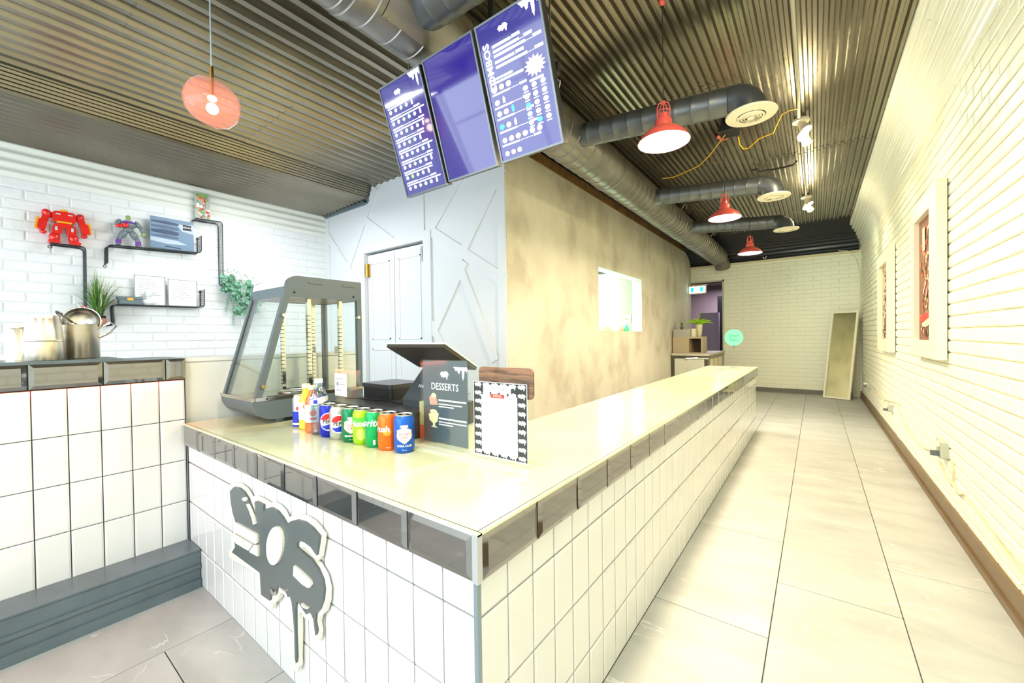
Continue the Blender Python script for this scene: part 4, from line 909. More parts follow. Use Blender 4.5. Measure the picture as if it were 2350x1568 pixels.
for k in range(16):
    q = MB(); az_, ln_, le_ = 2*PI*k/13+rl.uniform(-.2, .2), rl.uniform(.24, .32) if k < 13 else .24, rl.uniform(.72, .93) if k < 13 else .15
    for ro_ in (0.65, -0.65): blade(q, (0, 0, 0.20), az_, ln_, le_, 0.024, 6, 0.75, None, ro_)
    q.build('frond', LEAF_Y, pp, local=True)
sp = thing('small_plant', (-1.86, 7.40, 1.1405), 'tiny spiky plant in a grey pot on the striped box', 'plant')
q = MB(); q.smooth = True; q.lathe([(0.02, 0), (0.026, 0.045), (0.022, 0.045), (0.0, 0.04)], 12); q.build('pot', GREYP, sp, local=True)
for k in range(8): q = MB(); blade(q, (0, 0, 0.04), 2*PI*k/8, 0.10, 0.3, 0.006, 3, 0.3); q.build('leaf', LEAF_D, sp, local=True)
st_ = thing('chrome_stool', (-1.3, 5.55, 0), 'chrome edged stool back peeping over the far counter end', 'stool')
b = MB(); b.smooth = True; b.tube([(-1.45, 5.95, 0.70), (-1.38, 5.70, 0.735), (-1.22, 5.62, 0.745), (-1.12, 5.72, 0.74)], 0.012, 8); b.build('back_rail', CHROME, st_)
b = MB(); b.smooth = True; b.lathe([(0.0, 0.45), (0.17, 0.45), (0.18, 0.48), (0.16, 0.50), (0.0, 0.50)], 20, Matrix.Translation((-1.28, 5.82, 0))); b.build('seat', BLACKP, st_)
for x, y in ((-1.41, 5.70), (-1.15, 5.70), (-1.41, 5.95), (-1.15, 5.95)): MB().cyl((x, y, 0), (x, y, 0.46), 0.011, n=8).build('leg', CHROME, st_)
MB().tube([(-1.42, 5.95, 0.48), (-1.45, 5.95, 0.70)], 0.010, 6).build('back_post', CHROME, st_)

# exit sign
ex = thing('exit_sign', (-1.87, 8.5, 1.98), 'small white and turquoise running-man style exit sign above the doorway', 'sign')
p0 = at(1584, 676, 1, 8.45); p1 = at(1620, 655, 1, 8.45)
b = MB(); b.rbox((XP+0.008, 8.42, p0.z), (p1.x, 8.49, p1.z), 0.012, 1); b.build('housing', CREAM, ex)
b = MB(); b.box((XP+0.018, 8.414, p0.z+0.018), (p1.x-0.012, 8.421, p1.z-0.016)); dsp = b.build('panel', mat('sign_white', (1, 1, 1), 0.4, emit=(.95, 1, 1), es=1.6), ex)
TQ = mat('sign_turquoise', (0.05, 0.75, 0.80), 0.4, emit=(0.05, 0.85, 0.90), es=1.0)
zz0, zz1 = p0.z+0.035, p1.z-0.03
for xa in (XP+0.045, p1.x-0.098):
    q = MB(); q.prism([(xa, zz0), (xa+0.035, zz0), (xa+0.055, zz0+0.03), (xa+0.055, zz1), (xa, zz1)], (0, 8.4135, 0), (1, 0, 0), (0, 0, 1), (0, -0.002, 0)); q.build('symbol', TQ, dsp)
MB().box((XP+0.06, 8.45, p1.z), (p1.x+0.02, 8.47, p1.z+0.02)).build('bracket', CREAM, ex)
MB().box((XP+0.06, 8.45, p1.z+0.018), (XP+0.10, 8.632, p1.z+0.03)).build('bracket', CREAM, ex)

# round green delivery sign standing on the far end of the counter
ug = thing('round_sign', (-0.745, 4.85, CT), 'round mint green delivery sign on a clear stand at the counter end', 'sign')
c_ = at(1684, 775, 1, 4.85); MINT = mat('mint_green', (0.42, 0.93, 0.68), 0.4)
b = MB(); b.smooth = True; b.cyl((c_.x, 4.855, c_.z), (c_.x, 4.847, c_.z), 0.088, n=36); dd = b.build('disc', MINT, ug)
q = MB(); put_text(q, 'Uber', 0.046, (c_.x, 4.847, c_.z+0.020), (1, 0, 0), (0, 0, 1), (0, -1, 0)); put_text(q, 'Eats', 0.046, (c_.x, 4.847, c_.z-0.022), (1, 0, 0), (0, 0, 1), (0, -1, 0)); q.build('lettering', mat('deep_mint', (0.10, 0.50, 0.32), 0.5), dd)
b = MB(); b.cyl((c_.x, 4.852, CT+0.004), (c_.x, 4.852, c_.z-0.085), 0.004, n=8); b.build('stem', ACRYL, ug); MB().cyl((c_.x, 4.852, CT+0.0005), (c_.x, 4.852, CT+0.006), 0.045, n=20).build('foot', ACRYL, ug)
MB().box((c_.x-0.012, 4.846, c_.z-0.103), (c_.x+0.012, 4.858, c_.z-0.085)).build('clip', GREYP, ug)

# ================================================================ THINGS ON THE COUNTER
def wrap(mb, vs, fs, c, R, th0, z0, lift=0.0007):
    """lay flat shapes (x across, y up) round an upright cylinder, centred at angle th0"""
    o = []
    for a, b_, d in vs:
        t = th0+a/R; o.append((c[0]+(R+lift)*math.cos(t), c[1]+(R+lift)*math.sin(t), z0+b_))
    mb.add(o, fs)
def grid_shape(test, w_, h_, n=22, m_=22):
    """a filled outline as a fine grid so it follows a curved surface"""
    vs = []; fs = []
    for i in range(n):
        for j in range(m_):
            x0, x1 = -w_/2+w_*i/n, -w_/2+w_*(i+1)/n; y0, y1 = -h_/2+h_*j/m_, -h_/2+h_*(j+1)/m_
            if test((x0+x1)/2, (y0+y1)/2): k = len(vs); vs += [(x0, y0, 0), (x1, y0, 0), (x1, y1, 0), (x0, y1, 0)]; fs.append((k, k+1, k+2, k+3))
    return vs, fs
def facing(x, y): return math.atan2(CAM.y-y, CAM.x-x)
LID = mat('can_lid', (0.80, 0.79, 0.76), 0.3, metal=0.9)
def on_counter(px, py, r):
    p = at(px, py, 2, CT); d = Vector((p.x, p.y, 0)).normalized(); return p+d*r
def can(px, py, colour, label, deco=None, r=0.033, h=0.122, body_name='can_paint', metal=0.35):
    c = on_counter(px, py, r); t = thing('drink_can', (c.x, c.y, CT), label, 'can', 'drink cans in a row on the worktop')
    q = MB(); q.smooth = True; k = r/0.033; T = Matrix.Translation((c.x, c.y, CT+0.0004))
    q.lathe([(0.0, 0.004), (0.022*k, 0.003), (0.026*k, 0.0), (0.030*k, 0.006), (r, 0.013), (r, h-0.020), (0.031*k, h-0.012), (0.0275*k, h-0.004)], 32, T)
    bd = q.build('body', mat(body_name+'_'+'%02d%02d%02d' % tuple(int(99*v) for v in colour), colour, 0.3, metal=metal), t)
    q = MB(); q.smooth = True; q.lathe([(0.0272*k, h-0.004), (0.0275*k, h), (0.026*k, h), (0.0245*k, h-0.004), (0.0, h-0.004)], 28, T, cap=False); q.build('lid', LID, t)
    f_ = facing(c.x, c.y)
    q = MB(); q.box((c.x-0.008, c.y-0.004, CT+h-0.004), (c.x+0.008, c.y+0.004, CT+h-0.0015)); q.build('pull_tab', LID, t)
    if deco: deco(bd, c, r, f_, h)
    return t
C_W = mat('label_white', (0.95, 0.95, 0.95), 0.4); C_R = mat('label_red', (0.85, 0.12, 0.15), 0.4); C_B = mat('label_blue', (0.08, 0.18, 0.75), 0.35); C_K = mat('label_black', (0.10, 0.10, 0.13), 0.4)
C_G = mat('label_gold', (0.86, 0.74, 0.42), 0.4); C_LG = mat('label_lime', (0.78, 0.90, 0.40), 0.4)
def wtext(par, txt, size, c, R, th, z, m, lift=0.0010, **k):
    q = MB(); vs, fs = text_mesh(txt, size, **k); wrap(q, vs, fs, c, R, th, z, lift); return q.build('lettering', m, par)
def wshape(par, test, w_, h_, c, R, th, z, m, name='emblem', lift=0.0006, n=22):
    q = MB(); vs, fs = grid_shape(test, w_, h_, n, n); wrap(q, vs, fs, c, R, th, z, lift); return q.build(name, m, par)
def shield(sc_=1.0):
    def f(x, y):
        x /= sc_; y /= sc_
        if y > 0.012: return abs(x) < 0.0245-(y-0.012)*0.8 and y < 0.018+0.004*math.cos(x*130)
        if y > -0.008: return abs(x) < 0.0235+0.0015*math.cos(y*300)
        return abs(x) < 0.0235*(1-((-y-0.008)/0.019)**1.4) if y > -0.027 else False
    return f
def deco_shield(txt3):
    def d(b_, c, r, f_, h):
        wshape(b_, shield(1.07), 0.056, 0.062, c, r, f_, CT+0.060, C_G, lift=0.0004, n=30); wshape(b_, shield(), 0.054, 0.060, c, r, f_, CT+0.060, C_W, lift=0.0007, n=30)
        wshape(b_, lambda x, y: abs(x) < 0.012 and -0.004 < y < 0.002+0.003*abs(math.cos(x*520)), 0.028, 0.012, c, r, f_, CT+0.087, C_W, 'crown')
        wtext(b_, 'CANADA', 0.0125, c, r, f_, CT+0.062, C_R); wtext(b_, 'DRY', 0.0125, c, r, f_, CT+0.051, C_R)
        wtext(b_, txt3, 0.0085, c, r, f_, CT+0.025, C_W, offset=0.0003); wtext(b_, '355 mL', 0.005, c, r, f_, CT+0.012, C_W)
    return d
def deco_globe(wordcol):
    def d(b_, c, r, f_, h):
        R_ = 0.030; cc = lambda x, y: x*x+y*y < R_*R_; wv = lambda x: 0.004*math.sin(x*90)
        wshape(b_, lambda x, y: x*x+y*y < (R_+.0035)**2, .068, .068, c, r, f_, CT+0.060, C_W, 'emblem', 0.0004, 34)
        wshape(b_, lambda x, y: cc(x, y) and y > 0.010+wv(x), .062, .062, c, r, f_, CT+0.060, C_R, 'emblem', 0.0008, 34)
        wshape(b_, lambda x, y: cc(x, y) and y < -0.010+wv(x), .062, .062, c, r, f_, CT+0.060, C_B, 'emblem', 0.0008, 34)
        wtext(b_, 'PEPSI', 0.0185, c, r, f_, CT+0.060, C_K, offset=0.0004)
    return d
def deco_word(word, size, z, shift, m, more=None, shear=0.25):
    def d(b_, c, r, f_, h):
        wtext(b_, word, size, c, r, f_+shift/r, CT+z, m, shear=shear, offset=0.0009)
        if more: more(b_, c, r, f_, h)
    return d
can(928.6, 1042.4, (0.10, 0.36, 0.78), 'bright blue soda water can with white shield, rightmost of the row', deco_shield('SODA CLUB'))
def mo(b_, c, r, f_, h):
    wshape(b_, lambda x, y: (x/.013)**2+(y/.011)**2 < 1, .03, .03, c, r, f_-0.1, CT+0.062, mat('label_orange', (0.97, 0.62, 0.15), 0.4), 'fruit', .0004, 16); wtext(b_, '355 mL', 0.005, c, r, f_, CT+0.012, C_W)
can(891.6, 1036.3, (0.93, 0.42, 0.10), 'orange soft drink can between the blue and bright green cans', deco_word('Crush', 0.028, 0.072, -0.030, C_W, mo, 0.1))
def ms(b_, c, r, f_, h): wshape(b_, lambda x, y: abs(x) < .004 and abs(y) < .008, .012, .02, c, r, f_-0.1, CT+0.020, C_W, 'mark', .0006, 10)
can(861.6, 1029.2, (0.02, 0.64, 0.34), 'bright green lemon-lime can with big white italic word', deco_word('Sprite', 0.033, 0.084, -0.022, C_W, ms))
def ml(b_, c, r, f_, h):
    wshape(b_, lambda x, y: (x/.016)**2+(y/.020)**2 < 1, .036, .044, c, r, f_-0.15, CT+0.038, C_LG, 'lemon', .0005, 18); wshape(b_, lambda x, y: abs(x) < .05, .1, .020, c, r, f_, CT+0.086, mat('label_green', (0.35, 0.78, 0.20), 0.4), 'band', .0003, 26)
can(832.8, 1022.6, (0.62, 0.80, 0.12), 'yellow-green iced tea can showing a pale lemon', deco_word('fuze', 0.026, 0.074, -0.012, C_W, ml, 0.0))
can(806.7, 1016.9, (0.02, 0.46, 0.28), 'dark green ginger ale can with white shield, left of the yellow-green can', deco_shield('GINGER ALE'))
can(779.2, 1011.1, (0.72, 0.73, 0.70), 'silver cola can with red, white and blue roundel', deco_globe(0), body_name='can_silver', metal=0.6)
can(755.0, 1004.9, (0.06, 0.14, 0.68), 'deep blue cola can with red, white and blue roundel', deco_globe(0))
def mb_(b_, c, r, f_, h):
    wshape(b_, lambda x, y: abs(x) < .05, .1, .062, c, r, f_, CT+0.036, C_B, 'band', .0004, 24); wtext(b_, 'Bull', 0.020, c, r, f_, CT+0.080, C_R, offset=0.0005)
    wshape(b_, lambda x, y: abs(x) < .05, .1, .008, c, r, f_, CT+0.016, C_W, 'band', .0006, 20)
can(688.5, 981.8, (0.74, 0.77, 0.82), 'slim silver and blue energy drink can at the left end of the row', mb_, r=0.0265, h=0.134, body_name='can_silver', metal=0.6)

def bottle(px, py, r, h, prof, liquid, label, lab, cap_m, deco):
    c = on_counter(px, py, r); t = thing('drink_bottle', (c.x, c.y, CT), label, 'bottle', 'bottles among the drink cans')
    T = Matrix.Translation((c.x, c.y, CT+0.0004)); q = MB(); q.smooth = True; q.lathe([(a*r, b_*h) for a, b_ in prof], 28, T); bd = q.build('body', liquid, t)
    q = MB(); q.smooth = False; a = prof[-1][0]*r+0.003; q.lathe([(a, h), (a, h+0.014), (a*.9, h+0.016), (0, h+0.016)], 20, T); q.build('cap', cap_m, t)
    f_ = facing(c.x, c.y)
    if lab: q = MB(); q.smooth = True; q.lathe([(r+0.0006, lab[0]*h), (r+0.0006, lab[1]*h)], 28, T, cap=False); l_ = q.build('paper_label', lab[2], t)
    else: l_ = bd
    deco(l_, c, r+0.0006, f_, h)
BP = [(0.0, 0.0), (0.85, 0.0), (1, 0.03), (1, 0.55), (0.97, 0.60), (1.0, 0.66), (0.85, 0.78), (0.50, 0.90), (0.46, 0.93), (0.46, 1.0)]
def dy(l_, c, r, f_, h):
    wshape(l_, lambda x, y: (x/.012)**2+(y/.012)**2 < 1, .03, .03, c, r, f_-.1, CT+0.095, mat('label_peach', (.95, .55, .25), .4), 'fruit', .0004, 14); wshape(l_, lambda x, y: (x/.013)**2+(y/.013)**2 < 1, .03, .03, c, r, f_+.1, CT+0.068, mat('label_yellow', (.92, .85, .25), .4), 'fruit', .0005, 14)
def dr_(l_, c, r, f_, h):
    wshape(l_, lambda x, y: (x/.013)**2+(y/.012)**2 < 1, .03, .03, c, r, f_, CT+0.078, mat('label_salmon', (.93, .42, .38), .4), 'fruit', .0004, 14); wshape(l_, lambda x, y: (x/.006)**2+(y/.009)**2 < 1, .02, .02, c, r, f_+.15, CT+0.098, mat('label_leaf', (.35, .68, .2), .4), 'leaf', .0005, 12)
    wshape(l_, lambda x, y: abs(x) < .013, .03, .010, c, r, f_, CT+0.056, mat('label_salmon', (.93, .42, .38), .4), 'band', .0004, 10)
bottle(704.5, 986.2, 0.029, 0.168, BP, mat('yellow_juice', (0.98, 0.78, 0.08), 0.1, coat=0.5), 'yellow juice bottle with white fruit label', (0.24, 0.66, C_W), mat('pale_cap', (0.93, 0.93, 0.78), 0.4), dy)
bottle(719.2, 993.9, 0.029, 0.168, BP, mat('orange_juice', (0.93, 0.40, 0.08), 0.1, coat=0.5), 'reddish orange juice bottle with white fruit label', (0.24, 0.66, C_W), mat('pale_cap', (0.93, 0.93, 0.78), 0.4), dr_)
RB = [(0.0, 0.0), (0.85, 0.0), (1, 0.03)]+[v for k in range(7) for v in ((1, 0.08+k*.07), (0.95, 0.115+k*.07))]+[(1.0, 0.60), (1.0, 0.70), (0.93, 0.78), (0.62, 0.88), (0.42, 0.92), (0.40, 0.94), (0.40, 1.0)]
def dw(l_, c, r, f_, h):
    wshape(l_, lambda x, y: abs(x) < .05 and y > -.012+x*.25, .1, .03, c, r, f_, CT+0.132, C_W, 'paper_label', .0006, 22); wshape(l_, lambda x, y: abs(y-x*.25) < .0012, .1, .034, c, r, f_, CT+0.146, C_B, 'stripe', .0012, 26); wshape(l_, lambda x, y: abs(x) < .007, .03, .014, c, r, f_-.4, CT+0.128, C_B, 'mark', .0012, 12)
bottle(733.5, 999.0, 0.031, 0.198, RB, PET, 'clear ribbed water bottle with white cap, tallest of the bottles', None, C_W, dw)

# cash drawer, receipt printer, terminal
cdw = thing('cash_drawer', (-1.42, 1.10, CT), 'black metal cash drawer behind the row of cans', 'cash drawer')
b = MB(); b.box((-1.70, 0.945, CT+0.004), (-1.165, 1.275, 0.782)); b.build('body', mat('brown_black_metal', (0.27, 0.25, 0.23), 0.45), cdw)
b = MB(); b.rbox((-1.705, 0.940, 0.782), (-1.160, 1.28, 0.789), 0.006); b.build('top_plate', mat('satin_black_top', (0.20, 0.21, 0.22), 0.28), cdw)
for x in (-1.66, -1.18):
    for y in (0.98, 1.24): MB().cyl((x, y, CT+0.0004), (x, y, CT+0.004), 0.012, n=10).build('foot', BLACKP, cdw)
rp = thing('receipt_printer', (-1.58, 1.17, 0.7895), 'small black receipt printer on the cash drawer', 'printer')
b = MB(); b.rbox((-1.685, 1.085, 0.7895), (-1.475, 1.265, 0.838), 0.012); b.build('body', BLACKP, rp); b = MB(); b.rbox((-1.688, 1.080, 0.838), (-1.472, 1.268, 0.856), 0.014); b.build('lid', mat('satin_black_top', (0.20, 0.21, 0.22), 0.28), rp)
b = MB(); b.tube([(-1.69, 1.0, 0.794), (-1.6, 1.03, 0.794), (-1.45, 1.06, 0.793), (-1.3, 1.04, 0.793)], 0.003, 5); b.build('cable', BLACKP, rp)
po = thing('sales_terminal', (-1.22, 1.1, 0.7895), 'sales terminal with a tilted dark screen on a wedge stand', 'terminal')
L_ = at(887, 797, 1, 1.0); T_ = at(1018, 794, 1, 1.0); B_ = at(965, 843, 1, 1.165)
L_ = Vector((-1.382, 1.0, L_.z)); T_ = Vector((-1.050, 1.0, L_.z)); B_ = Vector((-1.382, 1.165, B_.z)); R_p = Vector((-1.050, 1.165, B_.z))
u = Vector((1, 0, 0)); v = (L_-B_).normalized(); n = u.cross(v)
if n.y > 0: n = -n
b = MB(); vs = [p+n*d for d in (0, -0.012) for p in (B_, R_p, T_, L_)]; b.add(vs, [(0,1,2,3),(7,6,5,4),(0,4,5,1),(1,5,6,2),(2,6,7,3),(3,7,4,0)]); b.build('back_shell', mat('bronze_black', (0.24, 0.22, 0.19), 0.35), po)
b = MB(); vs = [p+n*d for d in (-0.012, -0.018) for p in (B_+Vector((-.003, 0, 0)), R_p+Vector((.003, 0, 0)), T_+Vector((.003, 0, 0))+v*.004, L_+Vector((-.003, 0, 0))+v*.004)]; b.add(vs, [(0,1,2,3),(7,6,5,4),(0,4,5,1),(1,5,6,2),(2,6,7,3),(3,7,4,0)]); b.build('screen', mat('pale_screen_edge', (0.80, 0.82, 0.82), 0.3), po)
sx0, sx1 = -1.335, -1.13; b = MB()
lo = [(1.02, 0.7895), (1.20, 0.7895)]; hi = [(1.13, 0.945), (1.165, 0.935)]
b.rbox((sx0, 1.03, 0.7895), (sx1, 1.20, 0.815), 0.02)
b.add([(sx0, 1.035, 0.812), (sx1, 1.035, 0.812), (sx1, 1.19, 0.812), (sx0, 1.19, 0.812), (sx0+.03, 1.13, 0.945), (sx1-.03, 1.13, 0.945), (sx1-.03, 1.168, 0.935), (sx0+.03, 1.168, 0.935)],
      [(0,3,2,1),(4,5,6,7),(0,1,5,4),(1,2,6,5),(2,3,7,6),(3,0,4,7)]); sd = b.build('stand', mat('slate_plastic', (0.23, 0.26, 0.28), 0.35), po)
fo = Vector((sx0+0.085, 1.0745, 0.868)); fu = Vector((1, 0, 0)); fv = Vector((0, 0.095, 0.133)).normalized(); fn = fu.cross(fv); fn = fn if fn.y < 0 else -fn
b = MB(); put_text(b, 'toast', 0.026, fo+fn*0.0, fu, fv, fn, lift=0.0015); b.build('lettering', C_W, sd)

# clear sign holders
def holder(x0, x1, y, z1, label, name='sign_holder', foot=0.07):
    t = thing(name, ((x0+x1)/2, y, CT), label, 'sign holder')
    b = MB(); b.box((x0, y, CT+0.006), (x1, y+0.002, z1)); b.box((x0, y+0.0065, CT+0.006), (x1, y+0.0085, z1)); b.build('clear_panel', ACRYL, t)
    b = MB(); b.box((x0-0.004, y-foot*.5, CT+0.0006), (x1+0.004, y+foot*.5, CT+0.006)); b.build('foot', mat('frosted_acrylic', (0.92, 0.95, 0.92), 0.15, alpha=0.45), t)
    return t
h1 = holder(-1.080, -0.856, 0.915, 0.988, 'clear stand holding the dark desserts card')
c = Canvas((-1.068, 0.9185, 0.985), (1, 0, 0), (0, 0, 1), (0, -1, 0), 0.205, 0.272, [mat('slate_card', (0.30, 0.35, 0.38), 0.4, coat=0.4), C_W, mat('dessert_cream', (.93, .90, .70), .5), mat('dessert_pink', (.90, .62, .55), .5), INK])
c.m(0).poly([(0, 0), (1, 0), (1, 1), (0, 1)], 0.0002)
c.m(1).shape(DRIP, 0.70, 0.07, 0.30, 0.115, 0.0006); c.shape(BLOB, 0.50, 0.17, 0.10, 0.055, 0.0006); c.text('DESSERTS', 0.5, 0.32, 0.032, l=0.0006, squeeze=0.92, offset=.0004)
c.line(0.36, 0.97, 0.47, 0.020, 3, 0.0006); c.line(0.36, 0.88, 0.52, 0.014, 4, 0.0006); c.line(0.36, 0.70, 0.55, 0.014, 5, 0.0006)
c.line(0.36, 0.97, 0.69, 0.020, 6, 0.0006); c.line(0.36, 0.97, 0.735, 0.014, 7, 0.0006); c.line(0.36, 0.68, 0.765, 0.014, 8, 0.0006)
c.m(3).poly([(.14, .46), (.20, .42), (.30, .42), (.34, .54), (.16, .55)], .0006); c.m(2).disc(.25, .43, .06, .03, 10, .0008)
c.m(2).poly([(.12, .66), (.36, .64), (.33, .74), (.27, .77), (.27, .80), (.33, .82), (.17, .82), (.22, .80), (.22, .77), (.14, .74)], .0006); c.disc(.24, .63, .09, .03, 10, .0008)
for yy in (.1, .38): c.m(4)
c.build('card', h1)
h2 = holder(-0.846, -0.610, 0.905, 0.978, 'clear stand with a white drinks card, black patterned border and wooden board')
cw, ch = 0.198, 0.222
c = Canvas((-0.830, 0.9085, 0.928), (1, 0, 0), (0, 0, 1), (0, -1, 0), cw, ch, [C_W, INK, REDINK, INKG])
c.m(0).poly([(0, 0), (1, 0), (1, 1), (0, 1)], .0001); c.m(1).poly([(.01, .01), (.99, .01), (.99, .98), (.01, .98)], .0003); c.m(0)
for j in range(9):
    for i in range(6):
        if 0 < i < 5 and 1 < j < 8: continue
        c.shape(BLOB, .095+.162*i, .045+.112*j, .072, .040, .0005)
c.poly([(.16, .17), (.83, .17), (.83, .93), (.16, .93)], .0007); c.poly([(.20, .04), (.72, .04), (.72, .135), (.20, .135)], .0008); c.m(2).poly([(.34, .155), (.60, .155), (.60, .205), (.34, .205)], .0010)
c.m(3).text('OPS BAR', .46, .088, 0.016, l=.0011); c.m(0).text('DRINKS', .47, .18, 0.0085, l=.0013); c.m(3)
for j in range(15):
    if j in (5, 11): continue
    c.line(.21, .21+.06+.05*((j*7) % 4), .235+.042*j, .006, j, .0009); c.line(.70, .76, .235+.042*j, .006, j+40, .0009)
c.line(.32, .65, .90, .006, 99, .0009); c.build('card', h2)
cbd = h2
b = MB(); b.rbox((-0.812, 0.9145, 0.885), (-0.617, 0.922, 0.971), 0.013, 1, 5); b.build('wooden_backer', mat('rustic_wood', (0.66, 0.44, 0.31), 0.6, var=0.5, vscale=6, stretch=(2, 1, 22), vcol=(0.36, 0.22, 0.15)), cbd, label='rustic brown wooden board at the back of the holder')
h3 = holder(-1.602, -1.430, 0.905, 0.935, 'small clear stand with a white note, left of the receipt printer', foot=0.02)
b = MB(); b.box((-1.602, 0.9025, 0.825), (-1.515, 0.9045, 0.918)); nt_ = b.build('note', PAPER, h3)
c = Canvas((-1.600, 0.9020, 0.916), (1, 0, 0), (0, 0, 1), (0, -1, 0), .083, .09, [INKG]); c.line(.1, .8, .2, .03, 1, .0003); c.disc(.25, .45, .10, .10, 10, .0003); c.line(.45, .9, .45, .03, 2, .0003); c.line(.15, .6, .72, .03, 3, .0003); c.build('print', nt_)
tb = on_counter(1016, 1013, 0.045)
tt = thing('blue_tub', (tb.x, tb.y, CT), 'round blue plastic tub seen through the desserts card stand', 'tub')
q = MB(); q.smooth = True; q.lathe([(0.043, 0), (0.046, 0.004), (0.048, 0.062), (0.050, 0.064), (0.050, 0.070), (0.0, 0.071)], 24, Matrix.Translation((tb.x, tb.y, CT+.0005))); q.build('tub', mat('mid_blue_plastic', (0.22, 0.38, 0.66), 0.4), tt)
q = MB(); q.smooth = True; q.sphere((tb.x, tb.y+0.01, CT+0.098), 0.030, 14, 10, (1, .8, .9)); q.build('blue_lid_ball', mat('royal_blue', (0.18, 0.30, 0.80), 0.4), tt)
tb2 = on_counter(977, 1008, 0.018)
tt = thing('tall_carton', (tb2.x, tb2.y, CT), 'narrow green and red carton beside the blue tub', 'carton')
b = MB(); b.rbox((tb2.x-.018, tb2.y-.015, CT+.0005), (tb2.x+.018, tb2.y+.015, CT+.05), .006); b.build('lower_sleeve', mat('brick_red', (.80, .38, .27), .5), tt); b = MB(); b.rbox((tb2.x-.018, tb2.y-.015, CT+.0505), (tb2.x+.018, tb2.y+.015, CT+.135), .006); b.build('upper_sleeve', mat('olive_tan', (.72, .72, .50), .5), tt)

# ================================================================ FOOD WARMER
WX0, WX1 = -2.262, -1.900
fw_ = thing('food_warmer', ((WX0+WX1)/2, 1.0, CT), 'grey glass-sided food warmer cabinet with a slanted front', 'food warmer')
GE = mat('slate_enamel', (0.35, 0.40, 0.43), 0.38)
def px_prism(prof, x0, x1, name, m, par=fw_):  # profile in (Y, z)
    return MB().prism(prof, (x0, 0, 0), (0, 1, 0), (0, 0, 1), (x1-x0, 0, 0)).build(name, m, par)
base = [(1.225, 0.712), (1.225, 0.796), (0.705, 0.796)]+[(0.705+0.085*(1-math.cos(t)), 0.796-0.084*math.sin(t)) for t in [PI/2*i/8 for i in range(1, 9)]]
px_prism(base, WX0, WX1, 'base', GE)
top = [(1.225, 1.255), (1.225, 1.352), (0.905, 1.352)]+[(0.905-0.058*math.sin(t), 1.352-0.045*(1-math.cos(t))) for t in [PI/2*i/6 for i in range(1, 7)]]+[(0.838, 1.255)]
for xa, xb in ((WX0, WX0+0.012), (WX1-0.012, WX1)): px_prism(top, xa, xb, 'top_cheek', GE)
b = MB(); b.box((WX0+.012, 0.843, 1.256), (WX1-.012, 0.853, 1.300)); b.box((WX0+.012, 0.91, 1.335), (WX1-.012, 1.225, 1.345)); b.box((WX0+.012, 1.212, 1.255), (WX1-.012, 1.224, 1.340)); b.build('top_body', GE, fw_)
px_prism([(0.845, 1.300), (0.853, 1.332), (0.880, 1.347), (0.915, 1.3475), (0.915, 1.340), (0.885, 1.339), (0.862, 1.325), (0.853, 1.300)], WX0+0.012, WX1-0.012, 'top_light_cover', mat('warmer_white', (0.90, 0.90, 0.92), 0.3))
b = MB(); b.box((WX0+.012, 0.853, 1.2565), (WX1-.012, 1.212, 1.262)); b.build('stained_ceiling_plate', mat('stained_metal', (0.60, 0.47, 0.34), 0.35, metal=.7, var=.5, vscale=14), fw_)
for xa in (WX0, WX1-0.022):
    px_prism([(0.838, 1.256), (0.866, 1.256), (0.738, 0.797), (0.710, 0.797)], xa, xa+0.022, 'slanted_post', GE)
    MB().box((xa, 1.200, 0.797), (xa+0.022, 1.225, 1.256)).build('rear_post', GE, fw_)
b = MB(); b.add([(x, y, z) for x in (WX0+.022, WX1-.022) for y, z in ((0.716, 0.800), (0.842, 1.255), (0.846, 1.254), (0.720, 0.799))], [(0,1,5,4),(1,2,6,5),(2,3,7,6),(3,0,4,7),(0,3,2,1),(4,5,6,7)]); b.build('front_pane', PANE, fw_)
for xa in (WX0+.004, WX1-.008): px_prism([(0.742, 0.80), (0.868, 1.254), (1.20, 1.254), (1.20, 0.80)], xa, xa+0.004, 'side_pane', PANE)
MB().box((WX0+.022, 1.206, 0.80), (WX1-.022, 1.210, 1.254)).build('rear_pane', PANE, fw_)
b = MB(); b.box((WX1-.004, 0.715, 0.797), (WX1+0.003, 1.225, 0.812)); b.build('side_rail', STEEL, fw_)
b = MB(); b.box((WX0, 0.702, 0.797), (WX1, 0.712, 0.812)); b.build('front_rail', STEEL, fw_)
b = MB(); b.box((WX0+.02, 0.73, 0.797), (WX1-.02, 1.2, 0.801)); b.build('inner_floor', STEEL, fw_)
for x, y in ((WX1-0.045, 0.97), (WX0+0.045, 0.97), (WX1-0.045, 1.13), (WX0+0.045, 1.13)):
    p = MB(); p.box((x-0.009, y-0.009, 0.801), (x+0.009, y+0.009, 1.256)); po_ = p.build('shelf_post', CHROME, fw_)
    p = MB()
    for k in range(18): p.box((x-0.0095, y-0.0095, 0.83+k*.02), (x+0.0096, y+0.004, 0.833+k*.02))
    p.build('slots', EYE, po_)
q = MB(); q.smooth = True; q.lathe([(0.0, 0.802), (0.085, 0.802), (0.092, 0.810), (0.088, 0.812), (0.08, 0.806), (0, 0.805)], 28, Matrix.Translation((-2.07, 0.97, 0)), cap=False); q.build('round_tray', CHROME, fw_)
MB().box((-2.00, 0.80, 0.8012), (-1.93, 0.90, 0.804)).build('vent_plate', EYE, fw_)
for x in (WX0+0.05, WX1-0.04):
    for y in (0.83, 1.18): MB().cyl((x, y, CT+0.0004), (x, y, 0.716), 0.017, 0.019, 14).build('foot', GE, fw_)
for y, z in ((0.885, 1.275), (1.18, 1.275), (0.76, 0.805), (0.90, 0.805)):
    q = MB(); q.smooth = True; q.sphere((WX1+.001, y, z), 0.005, 8, 6); q.build('screw', EYE, fw_)
